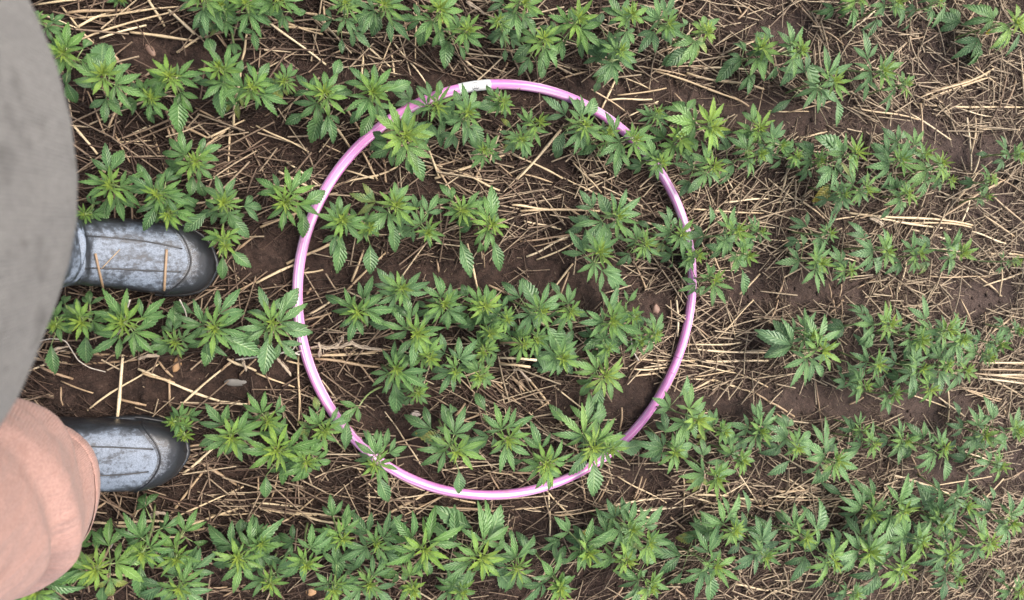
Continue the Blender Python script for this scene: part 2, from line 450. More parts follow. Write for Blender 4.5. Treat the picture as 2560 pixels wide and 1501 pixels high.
def make_boot(par, toe_px, yaw, mirror):
    toe = back(*toe_px, 0.03)
    org = np.array([toe[0] - 0.302 * math.cos(yaw), toe[1] - 0.302 * math.sin(yaw), gz(toe[0], toe[1]) - 0.002])
    rot = np.array(Matrix.Rotation(yaw, 3, 'Z'))
    def W(P):
        P = np.array(P, float); 
        # slight inward toe curve
        bend = 0.010 * mirror * np.clip((P[:, 0] - 0.14) / 0.16, 0, 1) ** 2
        P[:, 1] += bend
        return P @ rot.T + org
    K = 40
    ts = np.concatenate([np.linspace(0, .13, 9), np.linspace(.15, .6, 22), np.linspace(.615, 1, 36)])
    secs = [W([boot_pt(t, 2 * math.pi * k / K) for k in range(K)]) for t in ts]
    V, F = loft(secs, cap0=True)
    boot = mesh_np('rubber_boot', V, F, M['boot'], par, attrs=dict(dust=np.repeat(np.clip((ts - .60) / .08, 0, 1), K)))
    sm = boot.modifiers.new('thick', 'SOLIDIFY'); sm.thickness = 0.003; sm.offset = 1
    # sole
    out = [(0.0, 0.012), (.006, .026), (.025, .037), (.06, .040), (.11, .037), (.15, .041), (.19, .0505), (.225, .0555), (.255, .0525), (.28, .043), (.295, .029), (.303, .013), (.3055, .0)]
    o2 = np.array(out); tt = np.linspace(0, 1, 40); L = np.linspace(0, len(out) - 1, 40)
    ox = np.interp(L, range(len(out)), o2[:, 0]); oy = np.interp(L, range(len(out)), o2[:, 1])
    ring = [(x, y) for x, y in zip(ox, oy)] + [(x, -y) for x, y in zip(ox[::-1][1:], oy[::-1][1:])]
    secs = []
    for z, g in ((0.0, -.004), (.002, 0), (.019, .001), (.023, 0.0), (.0235, -.004)):
        secs.append(W([(x + g * (x - .15) / .15, y * (1 + g / .05), z + 0.010 * max(0, (x - .24) / .06) ** 2) for x, y in ring]))
    V, F = loft(secs, cap0=True, cap1=True)
    mesh_np('sole', V, F, M['black'], boot)
    # toe cap: a raised rubber overlay
    KA = 33
    secs = []
    for u in np.linspace(0, 1, 12):
        row = []
        for k in range(KA):
            a = math.radians(-18) + math.radians(216) * k / (KA - 1)
            side = abs(math.cos(a))
            te = 0.175 + 0.12 * side ** 1.6 + (0.015 * math.cos(a) * mirror)
            tq = te * (1 - u)
            row.append(boot_pt(tq, a, 0.0022 if u > 0 else 0.0002))
        secs.append(W(row))
    V, F = loft(secs, closed=False)
    mesh_np('toe_cap', V, [f[::-1] for f in F], M['black'], boot)
    # toe cap edge welt and the two raised ridges along the instep
    e = secs[1]
    V, F, U = tube_np(e + np.array([0, 0, 0.0006]), 0.0013, 6); mesh_np('welt', V, F, M['seamline'], boot)
    for a0 in (70, 104):
        pts = []
        for t in np.linspace(.205, .66, 30):
            pts.append(boot_pt(t, math.radians(a0 + (6 * (t - .29) / .3) * (1 if a0 > 90 else -0.6)), 0.0001))
        V, F, U = tube_np(W(pts), 0.0012, 6); mesh_np('ridge', V, F, M['seamline'], boot)
    # low rim band round the toe
    pts = []
    for k in range(31):
        a = math.radians(-90 + 180 * k / 30)
        tq = 0.30 * abs(math.sin(a)) ** 1.2 + 0.02
        pts.append(boot_pt(tq, math.radians(-8 if a > 0 else 188) , 0.004))
    V, F, U = tube_np(W(pts), 0.0022, 6); mesh_np('toe_rim', V, F, M['seamline'], boot)
    return boot, org, rot

person = empty('person', (-0.27, -0.18, 0))
PO = np.array((-0.27, -0.18, 0))
bpy.context.view_layer.update()
def keep(o):  # geometry is given in world coordinates
    o.matrix_parent_inverse = person.matrix_world.inverted()
    return o
person.matrix_world = Matrix.Translation(PO)
b1, org1, rot1 = make_boot(person, (541, 651), R(-5.5), -1)
b2, org2, rot2 = make_boot(person, (463, 1156), R(-13), 1)
for b in (b1, b2): keep(b)
b1['label'] = 'dusty black rubber boot scuffed pale grey, crumpled at the ankle'
b2['label'] = 'dusty black rubber boot half covered by the salmon trouser leg'

def ellring(c, ax_, by, n=40, e=1.0, fold=None):
    P = []
    for k in range(n):
        a = 2 * math.pi * k / n
        c_, s_ = math.cos(a), math.sin(a)
        f = 1.0 if fold is None else 1.0 + fold(a)
        P.append((c[0] + f * ax_ * math.copysign(abs(c_) ** e, c_), c[1] + f * by * math.copysign(abs(s_) ** e, s_), c[2]))
    return np.array(P)
def lofted(tab, n_sec, fold, e=1.0, K=48):
    tab = np.array(tab, float); secs = []
    for z in np.linspace(tab[0, 2], tab[-1, 2], n_sec):
        cx, cy, a, b = [np.interp(z, tab[:, 2], tab[:, i]) for i in (0, 1, 3, 4)]
        secs.append(ellring((cx, cy, z), a, b, K, e, lambda t, z=z: fold(t, z)))
    return secs
# trousers: right leg over the boot, left leg tucked, hips
RLEG = [(-.318, -.337, .185, .0985, .100), (-.315, -.333, .24, .095, .098), (-.300, -.312, .33, .088, .098), (-.266, -.262, .45, .086, .106), (-.264, -.235, .52, .085, .102), (-.275, -.20, .65, .088, .098), (-.285, -.155, .80, .10, .10), (-.285, -.13, .90, .10, .095)]
LLEG = [(-.305, -.033, .34, .055, .055), (-.300, -.028, .42, .062, .064), (-.285, -.012, .50, .075, .08), (-.285, .005, .65, .085, .09), (-.285, .025, .80, .10, .10), (-.285, .03, .90, .10, .095)]
def rfold(a, z):
    va = a + 1.05 - (z - .44) * 9.0
    va = (va + math.pi) % (2 * math.pi) - math.pi
    valley = -0.16 * math.exp(-(va / .17) ** 2) * math.exp(-((z - .43) / .13) ** 2) + 0.07 * math.exp(-((va - .34) / .2) ** 2) * math.exp(-((z - .43) / .13) ** 2)
    v2 = (a - 0.35 - (z - .40) * 12 + math.pi) % (2 * math.pi) - math.pi
    valley += -0.09 * math.exp(-(v2 / .10) ** 2) * math.exp(-((z - .40) / .09) ** 2)
    return valley + 0.045 * math.sin(2 * a + z * 16) * math.exp(-((z - .42) / .16) ** 2) + 0.05 * math.sin(5 * a - z * 34) * math.exp(-((z - .36) / .14) ** 2) + 0.02 * math.sin(3 * a + 40 * z) * math.exp(-((z - .22) / .06) ** 2)
tr = Acc()
V, F = loft(lofted(RLEG, 110, rfold, .86, 96), cap1=True); tr.add(V, F)
V, F = loft(lofted(LLEG, 40, lambda a, z: 0.03 * math.sin(3 * a + z * 30)), cap1=True); tr.add(V, F)
V, F = loft(lofted([(-.285, -.05, .80, .115, .185), (-.28, -.045, .9, .125, .185), (-.27, -.03, 1.0, .118, .17)], 10, lambda a, z: 0.0), cap0=True, cap1=True); tr.add(V, F)
tro = keep(tr.build('trousers', M['trousers'], person)); tro['label'] = 'salmon pink corduroy trousers with a creased baggy knee'
hem = [ellring((-.318, -.337, z), .0995 * g, .101 * g, 48, .86, lambda a, z=z: rfold(a, z)) for z, g in ((.186, 1.0), (.188, 1.012), (.205, 1.012), (.207, 1.0))]
V, F = loft(hem); h_ = mesh_np('hem', V, F, M['trousers'], tro)
# jacket
JK = [(-.247, .026, .70, .126, .180), (-.238, .026, .76, .135, .187), (-.232, .028, .82, .140, .193), (-.238, .028, .90, .142, .192), (-.250, .03, 1.0, .136, .182), (-.265, .02, 1.12, .130, .178), (-.275, .0, 1.25, .122, .185), (-.285, -.01, 1.35, .105, .185), (-.29, -.015, 1.41, .080, .14), (-.29, -.015, 1.45, .062, .075)]
jf = lambda a, z: 0.014 * math.sin(3 * a + 9 * z) + 0.010 * math.sin(7 * a - 22 * z) * math.exp(-((z - .78) / .12) ** 2)
V, F = loft(lofted(JK, 60, jf))
jk = keep(mesh_np('jacket', V, F, M['shirt'], person)); jk['label'] = 'weathered grey field jacket hanging over the belly'
def sleeve(sy):
    pts = [(-.29, -.012 + sy * .15, 1.38), (-.31, -.012 + sy * .215, 1.30), (-.335, -.01 + sy * .25, 1.15), (-.35, -.01 + sy * .262, 1.03), (-.345, -.01 + sy * .268, .90), (-.335, -.01 + sy * .27, .80)]
    V, F, U = tube_np(pts, [.078, .070, .060, .055, .050, .048], 16, cap=False)
    return keep_child(mesh_np('sleeve', V, F, M['shirt'], jk))
def keep_child(o): return o
for sy in (-1, 1): sleeve(sy)
# body (skin modifier) inside the clothes
bv = [(-.28, -.04, .93), (-.26, .01, 1.08), (-.275, -.005, 1.25), (-.29, -.012, 1.37), (-.285, -.012, 1.46), (-.272, -.012, 1.53), (-.268, -.012, 1.60), (-.272, -.012, 1.655)]
br = [.12, .115, .12, .09, .052, .070, .082, .06]
ed = [(i, i + 1) for i in range(7)]
def chain(start, pts):
    p = start
    for q, r in pts:
        bv.append(q); br.append(r); ed.append((p, len(bv) - 1)); p = len(bv) - 1
    return p
for sy, fx, fy, ky in ((1, -.30, -.035, .0), (-1, -.345, -.335, -.255)):
    chain(0, [((-.285, .03 if sy > 0 else -.13, .86), .082), ((-.275, (ky + (.03 if sy > 0 else -.13)) / 2, .66), .068), ((-.275, ky, .48), .052), ((-.30, (ky + fy) / 2, .34), .046), ((fx, fy, .11), .026), ((fx + .06, fy - .008, .045), .018), ((fx + .12, fy - .02, .038), .014)])
for sy in (-1, 1):
    hand = chain(3, [((-.29, -.012 + sy * .15, 1.38), .055), ((-.335, -.01 + sy * .25, 1.15), .042), ((-.35, -.01 + sy * .262, 1.03), .037), ((-.335, -.01 + sy * .27, .80), .026), ((-.328, -.01 + sy * .268, .745), .024)])
    for k, (dx, ln) in enumerate(((-.027, .062), (-.009, .074), (.009, .078), (.027, .070))):
        chain(hand, [((-.325 + dx, -.01 + sy * .268, .705), .0095), ((-.320 + dx, -.012 + sy * .262, .705 - ln * .55), .0085), ((-.314 + dx, -.012 + sy * .250, .705 - ln), .0072)])
    chain(hand, [((-.293, -.01 + sy * .258, .735), .011), ((-.277, -.01 + sy * .248, .705), .0095), ((-.270, -.01 + sy * .240, .680), .008)])
me = bpy.data.meshes.new('body'); me.from_pydata(bv, ed, []); me.update()
body = bpy.data.objects.new('body', me); COL.objects.link(body); body.parent = person; keep(body)
me.materials.append(M['skin'])
body.modifiers.new('skin', 'SKIN')
sv = me.skin_vertices[0].data
for i, r in enumerate(br): sv[i].radius = (r, r * (1.25 if i in (0, 1, 2) else 1.0)); sv[i].use_root = (i == 0)
ms = body.modifiers.new('sub', 'SUBSURF'); ms.levels = 2; ms.render_levels = 2; 
def ell(name, c, r, mat, par, seg=16):
    bm = bmesh.new(); bmesh.ops.create_uvsphere(bm, u_segments=seg, v_segments=seg // 2, radius=1.0)
    V = np.array([v.co for v in bm.verts]) * np.array(r) + np.array(c); F = [[v.index for v in f.verts] for f in bm.faces]; bm.free()
    return mesh_np(name, V, F, mat, par)
hc = (-.268, -.012, 1.60)
ell('nose', (hc[0] + .088, hc[1], hc[2] - .020), (.018, .013, .022), M['skin'], body)
for s in (-1, 1):
    ell('eye', (hc[0] + .073, hc[1] + s * .031, hc[2] + .008), (.012, .014, .010), M['eye'], body)
    ell('ear', (hc[0] - .005, hc[1] + s * .083, hc[2] - .01), (.020, .010, .032), M['skin'], body)
ell('mouth', (hc[0] + .072, hc[1], hc[2] - .058), (.010, .024, .006), M['stone_r'], body)
hair = keep(ell('hair', (hc[0] - .016, hc[1], hc[2] + .036), (.096, .090, .080), M['hair'], person, 24))
tag(person, 'person in dusty rubber boots, salmon trousers and grey jacket standing at the left edge', 'person')
for o in list(COL.objects):
    if o.parent in (b1, b2, tro, jk, body): o.matrix_parent_inverse = Matrix.Identity(4)

# ------------------------------------------------------------------ pink hoop
HC = np.array([0.41130, -0.12519]); HR, HT = 0.365, 0.0084
hoop = empty('sampling_hoop', (HC[0], HC[1], 0))
def hoop_pt(th, v, off=0.0):
    # v: 0..1 round the tube, 0 at the bottom
    a = 2 * math.pi * v - math.pi / 2
    r = HR + 0.0012 * math.sin(2 * th + 1) + 0.0008 * math.sin(5 * th)
    zc = 0.0165 + 0.002 * math.sin(3 * th + .4)
    rr = r + (HT + off) * math.cos(a)
    return np.array([rr * math.cos(th), rr * math.sin(th), zc + (HT + off) * math.sin(a)])
NU, NV = 360, 20
V = []; U = []
for i in range(NU + 1):
    for j in range(NV + 1):
        V.append(hoop_pt(2 * math.pi * i / NU, j / NV)); U.append((i / NU, j / NV))
F = [[i * (NV + 1) + j, (i + 1) * (NV + 1) + j, (i + 1) * (NV + 1) + j + 1, i * (NV + 1) + j + 1] for i in range(NU) for j in range(NV)]
tube = mesh_np('tube', V, F, M['hoop'], hoop, uv=U)
def hoop_th(px, py):
    p = back(px, py, 0.02); return math.atan2(p[1] - HC[1], p[0] - HC[0])
def hoop_patch(name, t0, t1, v0, v1, off, mat, par, nu=24, nv=12):
    V = [hoop_pt(t0 + (t1 - t0) * i / nu, v0 + (v1 - v0) * j / nv, off) for i in range(nu + 1) for j in range(nv + 1)]
    F = [[i * (nv + 1) + j, (i + 1) * (nv + 1) + j, (i + 1) * (nv + 1) + j + 1, i * (nv + 1) + j + 1] for i in range(nu) for j in range(nv)]
    return mesh_np(name, V, F, mat, par)
ta, tb = hoop_th(1147, 219), hoop_th(1226, 209)   # sticker ends (left, right)
stk = hoop_patch('sticker', ta, tb, 0.13, 0.87, 0.0005, M['white'], hoop)
# printing on the sticker: map (along 0..1, around v) on to the tube
def on_tube(pts2, off=0.0009): return [hoop_pt(ta + (tb - ta) * a, v, off) for a, v in pts2]
ink = Acc()
def stroke(p, q, w):
    p, q = np.array(p), np.array(q); asp = (HR * abs(tb - ta)) / (2 * math.pi * HT)
    d = q - p; d2 = np.array([d[0] * asp, d[1]]); n_ = np.array([-d2[1], d2[0]]) / (np.linalg.norm(d2) + 1e-9) * w; n_ = np.array([n_[0] / asp, n_[1]])
    ink.add(np.array(on_tube([p - n_, q - n_, q + n_, p + n_])), [[0, 1, 2, 3], [3, 2, 1, 0]][:1])
asp = (HR * abs(tb - ta)) / (2 * math.pi * HT)
cx, cv, cr = 0.50, 0.53, 0.115
for k in range(28):
    a, b_ = 2 * math.pi * k / 28, 2 * math.pi * (k + 1) / 28
    stroke((cx + cr * math.cos(a) / asp, cv + cr * math.sin(a)), (cx + cr * math.cos(b_) / asp, cv + cr * math.sin(b_)), .008)
for p, q in (((-.06, .045), (.06, .05)), ((-.05, .02), (-.02, .0)), ((.01, .01), (.05, -.005)), ((-.045, .0), (-.03, -.04)), ((.02, -.05), (.035, -.01)), ((.0, -.06), (.0, -.02)), ((-.07, .06), (.07, .063))):
    stroke((cx + p[0] / asp, cv + p[1]), (cx + q[0] / asp, cv + q[1]), .008)
mk = ink.build('printed_mark', M['ink'], stk, smooth=False)
ink = Acc()
x6, v6 = 0.86, 0.50
dg = [(.03, -.055), (.0, -.045), (-.02, -.01), (-.022, .025), (-.005, .05), (.02, .045), (.03, .02), (.015, -.002), (-.015, .01)]
for p, q in zip(dg[:-1], dg[1:]): stroke((x6 + p[0] / asp, v6 + p[1]), (x6 + q[0] / asp, v6 + q[1]), .0065)
for p, q in (((.06, -.01), (.10, -.01)), ((.08, -.035), (.08, .02))): stroke((x6 + p[0] / asp, v6 + p[1]), (x6 + q[0] / asp, v6 + q[1]), .005)
ink.build('printed_number', M['ink'], stk, smooth=False)
ink = Acc(); stroke((.1, .40), (.45, .36), .003); stroke((.55, .345), (.92, .35), .003)
for a, v in ((.16, .33), (.3, .32), (.12, .6), (.2, .66), (.95, .34)): stroke((a, v), (a + .012, v + .006), .006)
ink.build('printed_lines', mat_plain('faint_ink', (0.42, 0.44, 0.45), (0.5, 0.52, 0.53), 100, 0.6, 0.0), stk, smooth=False)
for (px_, py_), nm in (((1694, 894), 'joint_seam'), ((766, 872), 'joint_seam')):
    th = hoop_th(px_, py_)
    hoop_patch(nm, th - .0016, th + .0016, 0.0, 1.0, 0.0004, M['seam'] if px_ > 1000 else M['hoop'], hoop, 2, 24)
th = hoop_th(1678, 932); st = hoop_patch('staple', th - .0012, th + .0012, .42, .60, .0006, M['seam'], hoop, 2, 6)
tag(hoop, 'pink pearly plastic hoop with white paper sticker lying over the plants', 'hoop')

# ------------------------------------------------------------------ hemp plants
PLANTS = """157,133,64 259,183,76 424,190,76 546,167,76 378,244,50 629,218,76 274,464,78 391,487,82 490,406,74 558,508,82 421,538,56 210,538,46 563,617,56 85,52,60
508,-8,64 553,12,56 614,8,60 690,-6,62 305,4,26 863,8,66 960,12,76 1099,20,80 1173,76,66 1244,50,50 711,203,46 810,231,82 932,231,80 1092,264,70 1170,282,74 1259,254,46
1016,338,84 1208,376,44 711,508,80 856,548,76 924,574,50 990,513,80 1071,584,72 1153,528,70 1231,563,76 1005,721,76 1310,10,70 1361,96,76 1447,46,76 1580,36,80 1554,127,66
1671,61,62 1770,81,76 1904,117,76 1351,305,56 1305,350,50 1463,315,80 1524,330,54 1590,350,62 1645,279,44 1656,406,56 1701,340,56 1782,320,80 1787,416,60 1904,386,70 1900,322,60
1546,543,76 1498,629,76 1615,609,62 1706,584,66 1747,640,50 1846,574,70 1874,640,66 1788,700,60 1906,579,48 2004,127,74 2087,203,86 2209,178,70 2270,213,46 2153,-4,60 2245,6,54
2351,2,56 2540,58,80 2143,380,80 2052,400,50 2255,400,66 2316,386,52 2356,406,60 2382,452,46 2270,482,54 2169,477,62 2113,487,48 1955,365,50 1996,391,46 2552,386,50 2483,447,38 2473,492,30
2077,584,60 2219,630,66 2052,660,70 2128,680,52 2301,635,52 2407,635,66 2552,650,30 203,806,72 305,806,80 137,816,54 437,857,58 538,821,86 431,1055,42 462,1095,38 579,1095,70
239,1425,88 355,1385,80 162,1435,52 447,1471,76 440,1400,60 594,1395,84 90,1480,84 681,806,80 894,780,76 1112,760,70 1041,836,76 1214,765,62 1226,836,60 1208,882,50 1077,897,52
990,923,84 1140,933,66 1198,943,56 1046,983,50 691,1126,84 670,1055,66 767,1156,66 812,1080,58 934,1161,64 1142,1131,88 1269,1100,76 858,1349,60 939,1359,70 767,1415,76 1061,1374,84
1203,1395,104 924,1461,70 675,1461,60 833,1476,56 1036,1481,56 655,1359,54 1158,1481,46 1356,780,76 1427,780,56 1529,801,76 1590,796,50 1640,836,50 1605,857,50 1310,862,56 1407,897,78
1513,938,76 1520,875,50 1340,850,60 1270,800,56 1483,1120,82 1529,1126,58 1366,1161,76 1747,1050,76 1686,1131,80 1813,1080,60 1793,1197,70 1859,1151,56 1902,1080,62 1473,1385,80 1580,1324,66
1569,1405,76 1625,1359,60 1402,1471,76 1630,1471,68 1788,1415,88 1290,1420,66 1914,1395,72 1838,1324,68 2057,877,108 2030,840,60 2225,811,72 2194,912,76 2306,923,72 2372,826,76
2407,850,60 2417,927,52 2306,850,62 2372,912,56 2169,968,50 2240,983,46 2326,975,54 2504,862,44 2478,897,46 2549,826,40 1991,1120,76 2092,1151,72 2189,1110,54 2265,1105,56 2163,1080,38
2362,1120,66 2463,1090,66 2546,1075,60 2504,1166,58 2016,1344,66 2087,1405,84 2174,1379,80 2179,1288,62 2260,1278,76 2357,1303,56 2417,1268,66 2255,1425,80 2306,1354,62 2372,1390,76
2478,1360,76 2397,1446,56 2530,1308,60 2143,1486,40 2550,1480,42 899,1014,58"""
# traced single leaves: base px, tip px, leaflets, width ratio, yellowing
LEAVES = """447,240,447,330,1,.5,0 543,215,556,293,1,.42,0 483,440,477,488,1,.5,0 1115,100,1112,170,1,.5,0 803,275,778,356,1,.44,0 930,285,903,340,1,.5,0 965,348,925,372,3,.5,0 757,515,812,478,1,.45,0
760,530,757,594,1,.42,0 855,590,843,682,1,.34,0 925,612,926,684,1,.5,0 980,555,988,630,1,.34,0 1150,600,1177,692,1,.34,0 1233,600,1250,677,1,.33,0 1231,555,1229,466,1,.34,0 1725,118,1666,164,1,.5,0
1838,148,1791,204,1,.5,0 1550,150,1493,206,1,.44,0 1525,548,1496,485,1,.46,0 1480,563,1445,540,1,.5,0 1518,655,1542,728,1,.4,0 1855,675,1860,737,1,.35,0 1757,437,1720,483,1,.42,0 1997,147,1952,214,1,.4,0
2011,152,2038,244,1,.34,0 2092,245,2092,316,1,.32,0 2225,400,2178,362,1,.55,0 2113,376,2040,343,1,.45,0 2080,460,2033,504,1,.5,.9 990,950,990,1033,1,.38,0 1127,1075,1106,1012,1,.42,0 1117,1100,1040,1084,1,.42,.5
1147,1176,1147,1234,1,.42,0 863,1125,868,1058,1,.42,0 665,1190,664,1244,1,.44,0 960,1125,971,1072,1,.3,0 945,1190,971,1254,1,.36,0 1220,1355,1252,1266,1,.46,0 1180,1320,1088,1268,1,.42,0 1190,1430,1112,1474,1,.5,0
1240,1420,1280,1470,1,.44,0 860,1320,871,1262,1,.36,0 848,1370,843,1447,1,.36,0 1483,1155,1483,1240,1,.46,0 1470,1130,1423,1188,1,.4,0 1465,1105,1414,1080,1,.42,0 1545,1122,1607,1112,1,.42,0 1498,1065,1501,1002,1,.44,0
1503,965,1478,1028,1,.42,0 1366,815,1409,884,1,.4,0 1330,880,1402,917,1,.46,0 1345,772,1306,698,1,.44,0 1560,1310,1555,1245,1,.34,0 1775,1430,1773,1503,1,.42,0 1778,1360,1755,1288,1,.4,0 1740,1340,1690,1346,1,.6,.5
1972,855,1886,838,3,.5,0 2118,905,2136,980,1,.32,0 2330,1290,2294,1208,1,.36,0 2362,1145,2362,1202,1,.4,0 1975,1150,1920,1188,1,.4,0 2080,1170,2030,1210,1,.4,0 2060,1440,2014,1472,1,.36,0 2060,1325,2055,1273,1,.5,0
128,862,138,934,1,.36,0 215,840,216,907,1,.42,0 437,820,437,764,1,.52,0 240,1380,252,1320,1,.34,0 258,1460,256,1505,1,.34,0 358,1350,352,1294,1,.4,0 353,1410,350,1494,1,.36,0 460,1435,491,1368,1,.36,0
110,1470,185,1440,1,.34,0 575,1370,523,1324,1,.42,0 597,1340,604,1298,1,.5,0 279,428,308,376,1,.38,0 268,495,256,564,1,.38,0 370,455,344,410,1,.36,0 520,530,460,579,1,.4,0 575,540,622,594,1,.36,0 255,165,258,108,1,.5,0
535,140,519,96,1,.44,0 272,228,300,285,1,.36,0 165,205,190,257,1,.44,0 557,640,556,698,1,.36,0 575,625,627,668,1,.4,0 835,195,850,150,1,.4,0 935,205,935,165,1,.4,0 970,228,1026,206,1,.44,0 1095,240,1101,202,1,.44,0
1100,305,1102,367,1,.36,0 1180,305,1205,367,1,.36,0 1190,270,1235,260,1,.5,0 1150,270,1136,226,1,.44,0 1018,315,1021,268,1,.44,0 1030,380,1057,452,1,.38,0 1470,295,1487,246,1,.44,0 1457,295,1443,247,1,.4,0
1410,330,1383,380,1,.55,0 1361,115,1348,185,1,.36,0 1330,107,1283,150,1,.42,0 640,-2,630,40,1,.4,0 525,8,510,75,1,.46,0 690,10,697,52,1,.46,0 915,15,905,85,1,.46,0 950,30,930,90,1,.5,0 1060,60,1050,115,1,.5,0
1095,50,1100,110,1,.36,0 2365,10,2330,70,1,.3,0 2260,15,2245,70,1,.26,0 2150,5,2155,42,1,.36,0 2520,85,2485,122,1,.4,0 2550,80,2515,140,1,.3,0 2490,60,2462,64,1,.45,.9 2475,58,2466,84,1,.5,1 1415,870,1440,905,1,.4,0
985,565,1030,590,1,.4,0 345,830,405,778,1,.36,0 320,830,355,880,1,.36,0 700,820,780,832,1,.38,0 672,840,660,935,1,.42,0 560,840,650,885,1,.42,0 530,850,512,915,1,.42,0 703,780,745,722,1,.5,0 655,800,612,855,1,.4,0"""
PL = []
for tok in PLANTS.split():
    a = [float(v) for v in tok.split(',')]; PL.append(dict(px=a[0], py=a[1], R=a[2], ex=[]))
for tok in LEAVES.split():
    a = [float(v) for v in tok.split(',')]
    k = min(range(len(PL)), key=lambda i: math.hypot(PL[i]['px'] - a[0], PL[i]['py'] - a[1]) / (PL[i]['R'] + 20))
    PL[k]['ex'].append(a)

def leaflet(nt, wr, fold, droop, pleat):
    """unit-length serrated leaflet along +y: V (n,3), F, UV"""
    n = 2 * nt; V = []; UVs = []
    for r in range(n + 1):
        s = r / n
        w = wr * 0.5 * (min(1, (s / 0.42)) ** 0.85 if s < 0.42 else max(0.0, 1 - ((s - 0.42) / 0.58) ** 1.55))
        tooth = (1.09 if r % 2 else 0.90) if 0 < r < n else 1.0
        th = droop * s
        for u in (-1, -.52, 0, .52, 1):
            au = abs(u)
            shift = (0.055 * au if r % 2 == 0 else 0.085 * au) * (1 if 0 < r < n else 0)
            ss = min(1.02, s - 0.02 * au + shift * 0.6)
            t2 = droop * ss
            yy = ss if abs(droop) < 1e-3 else math.sin(t2) / droop
            zz = 0 if abs(droop) < 1e-3 else -(1 - math.cos(t2)) / droop
            x = u * w * (tooth if au == 1 else 1)
            z = zz + fold * au * w + pleat * wr * (1 if r % 2 else -1) * (0.6 if au < 1 else 1.0) * (au > 0)
            V.append((x, yy, z)); UVs.append((0.5 + 0.5 * u, s))
    F = []
    for r in range(n):
        for c in range(4):
            a = r * 5 + c; F.append((a, a + 1, a + 6, a + 5))
    return np.array(V), np.array(F), np.array(UVs)
LT = {}
def get_leaflet(nt, wr, fold, droop):
    key = (nt, round(wr, 2), round(fold, 1), round(droop, 1))
    if key not in LT: LT[key] = leaflet(key[0], key[1], key[2], key[3], 0.042)
    return LT[key]

class Fast:
    def __init__(self): self.V = []; self.F = []; self.U = []; self.a = []; self.t = []; self.y = []; self.n = 0
    def leaf(self, p, d, nrm, L, tpl, age, tint, yel):
        V, F, U = tpl
        d = d / np.linalg.norm(d); s = np.cross(d, nrm); s /= np.linalg.norm(s) + 1e-9; nn = np.cross(s, d)
        W = p + L * (V[:, :1] * s + V[:, 1:2] * d + V[:, 2:3] * nn)
        self.V.append(W); self.F.append(F + self.n); self.U.append(U); k = len(V); self.n += k
        self.a.append(np.full(k, age)); self.t.append(np.full(k, tint)); self.y.append(np.full(k, yel))
    def build(self, name, mat, par, loc):
        return mesh_np(name, np.concatenate(self.V), np.concatenate(self.F), mat, par, True, np.concatenate(self.U),
                       dict(age=np.concatenate(self.a), tint=np.concatenate(self.t), yel=np.concatenate(self.y)), loc)

ANG = {1: [(0, 1)], 3: [(0, 1), (48, .78), (-48, .78)], 5: [(0, 1), (40, .90), (-40, .90), (84, .60), (-84, .60)],
       7: [(0, 1), (30, .93), (-30, .93), (62, .72), (-62, .72), (100, .42), (-100, .42)]}
def palmate(fa, p, az, elev, L, n, wr, age, tint, yel, rnd, droop, nt):
    f = np.array([math.cos(az) * math.cos(elev), math.sin(az) * math.cos(elev), math.sin(elev)])
    s = np.array([math.sin(az), -math.cos(az), 0.0]); nrm = np.cross(s, f)
    roll = rnd.gauss(0, .16)
    s2 = s * math.cos(roll) + nrm * math.sin(roll)
    for a, k in ANG[n]:
        a = math.radians(a + rnd.gauss(0, 5))
        d = math.cos(a) * f + math.sin(a) * s2
        d[2] += rnd.gauss(0, .05)
        nr = np.cross(s2, f); nr = nr - d * nr.dot(d)
        fa.leaf(p, d, nr, L * k * rnd.uniform(.92, 1.06), get_leaflet(nt, wr * rnd.uniform(.9, 1.1), rnd.choice((.1, .3, .5)), droop + rnd.choice((-.2, 0, .2, .4))), min(1, max(0, age + rnd.gauss(0, .07))), tint, yel)

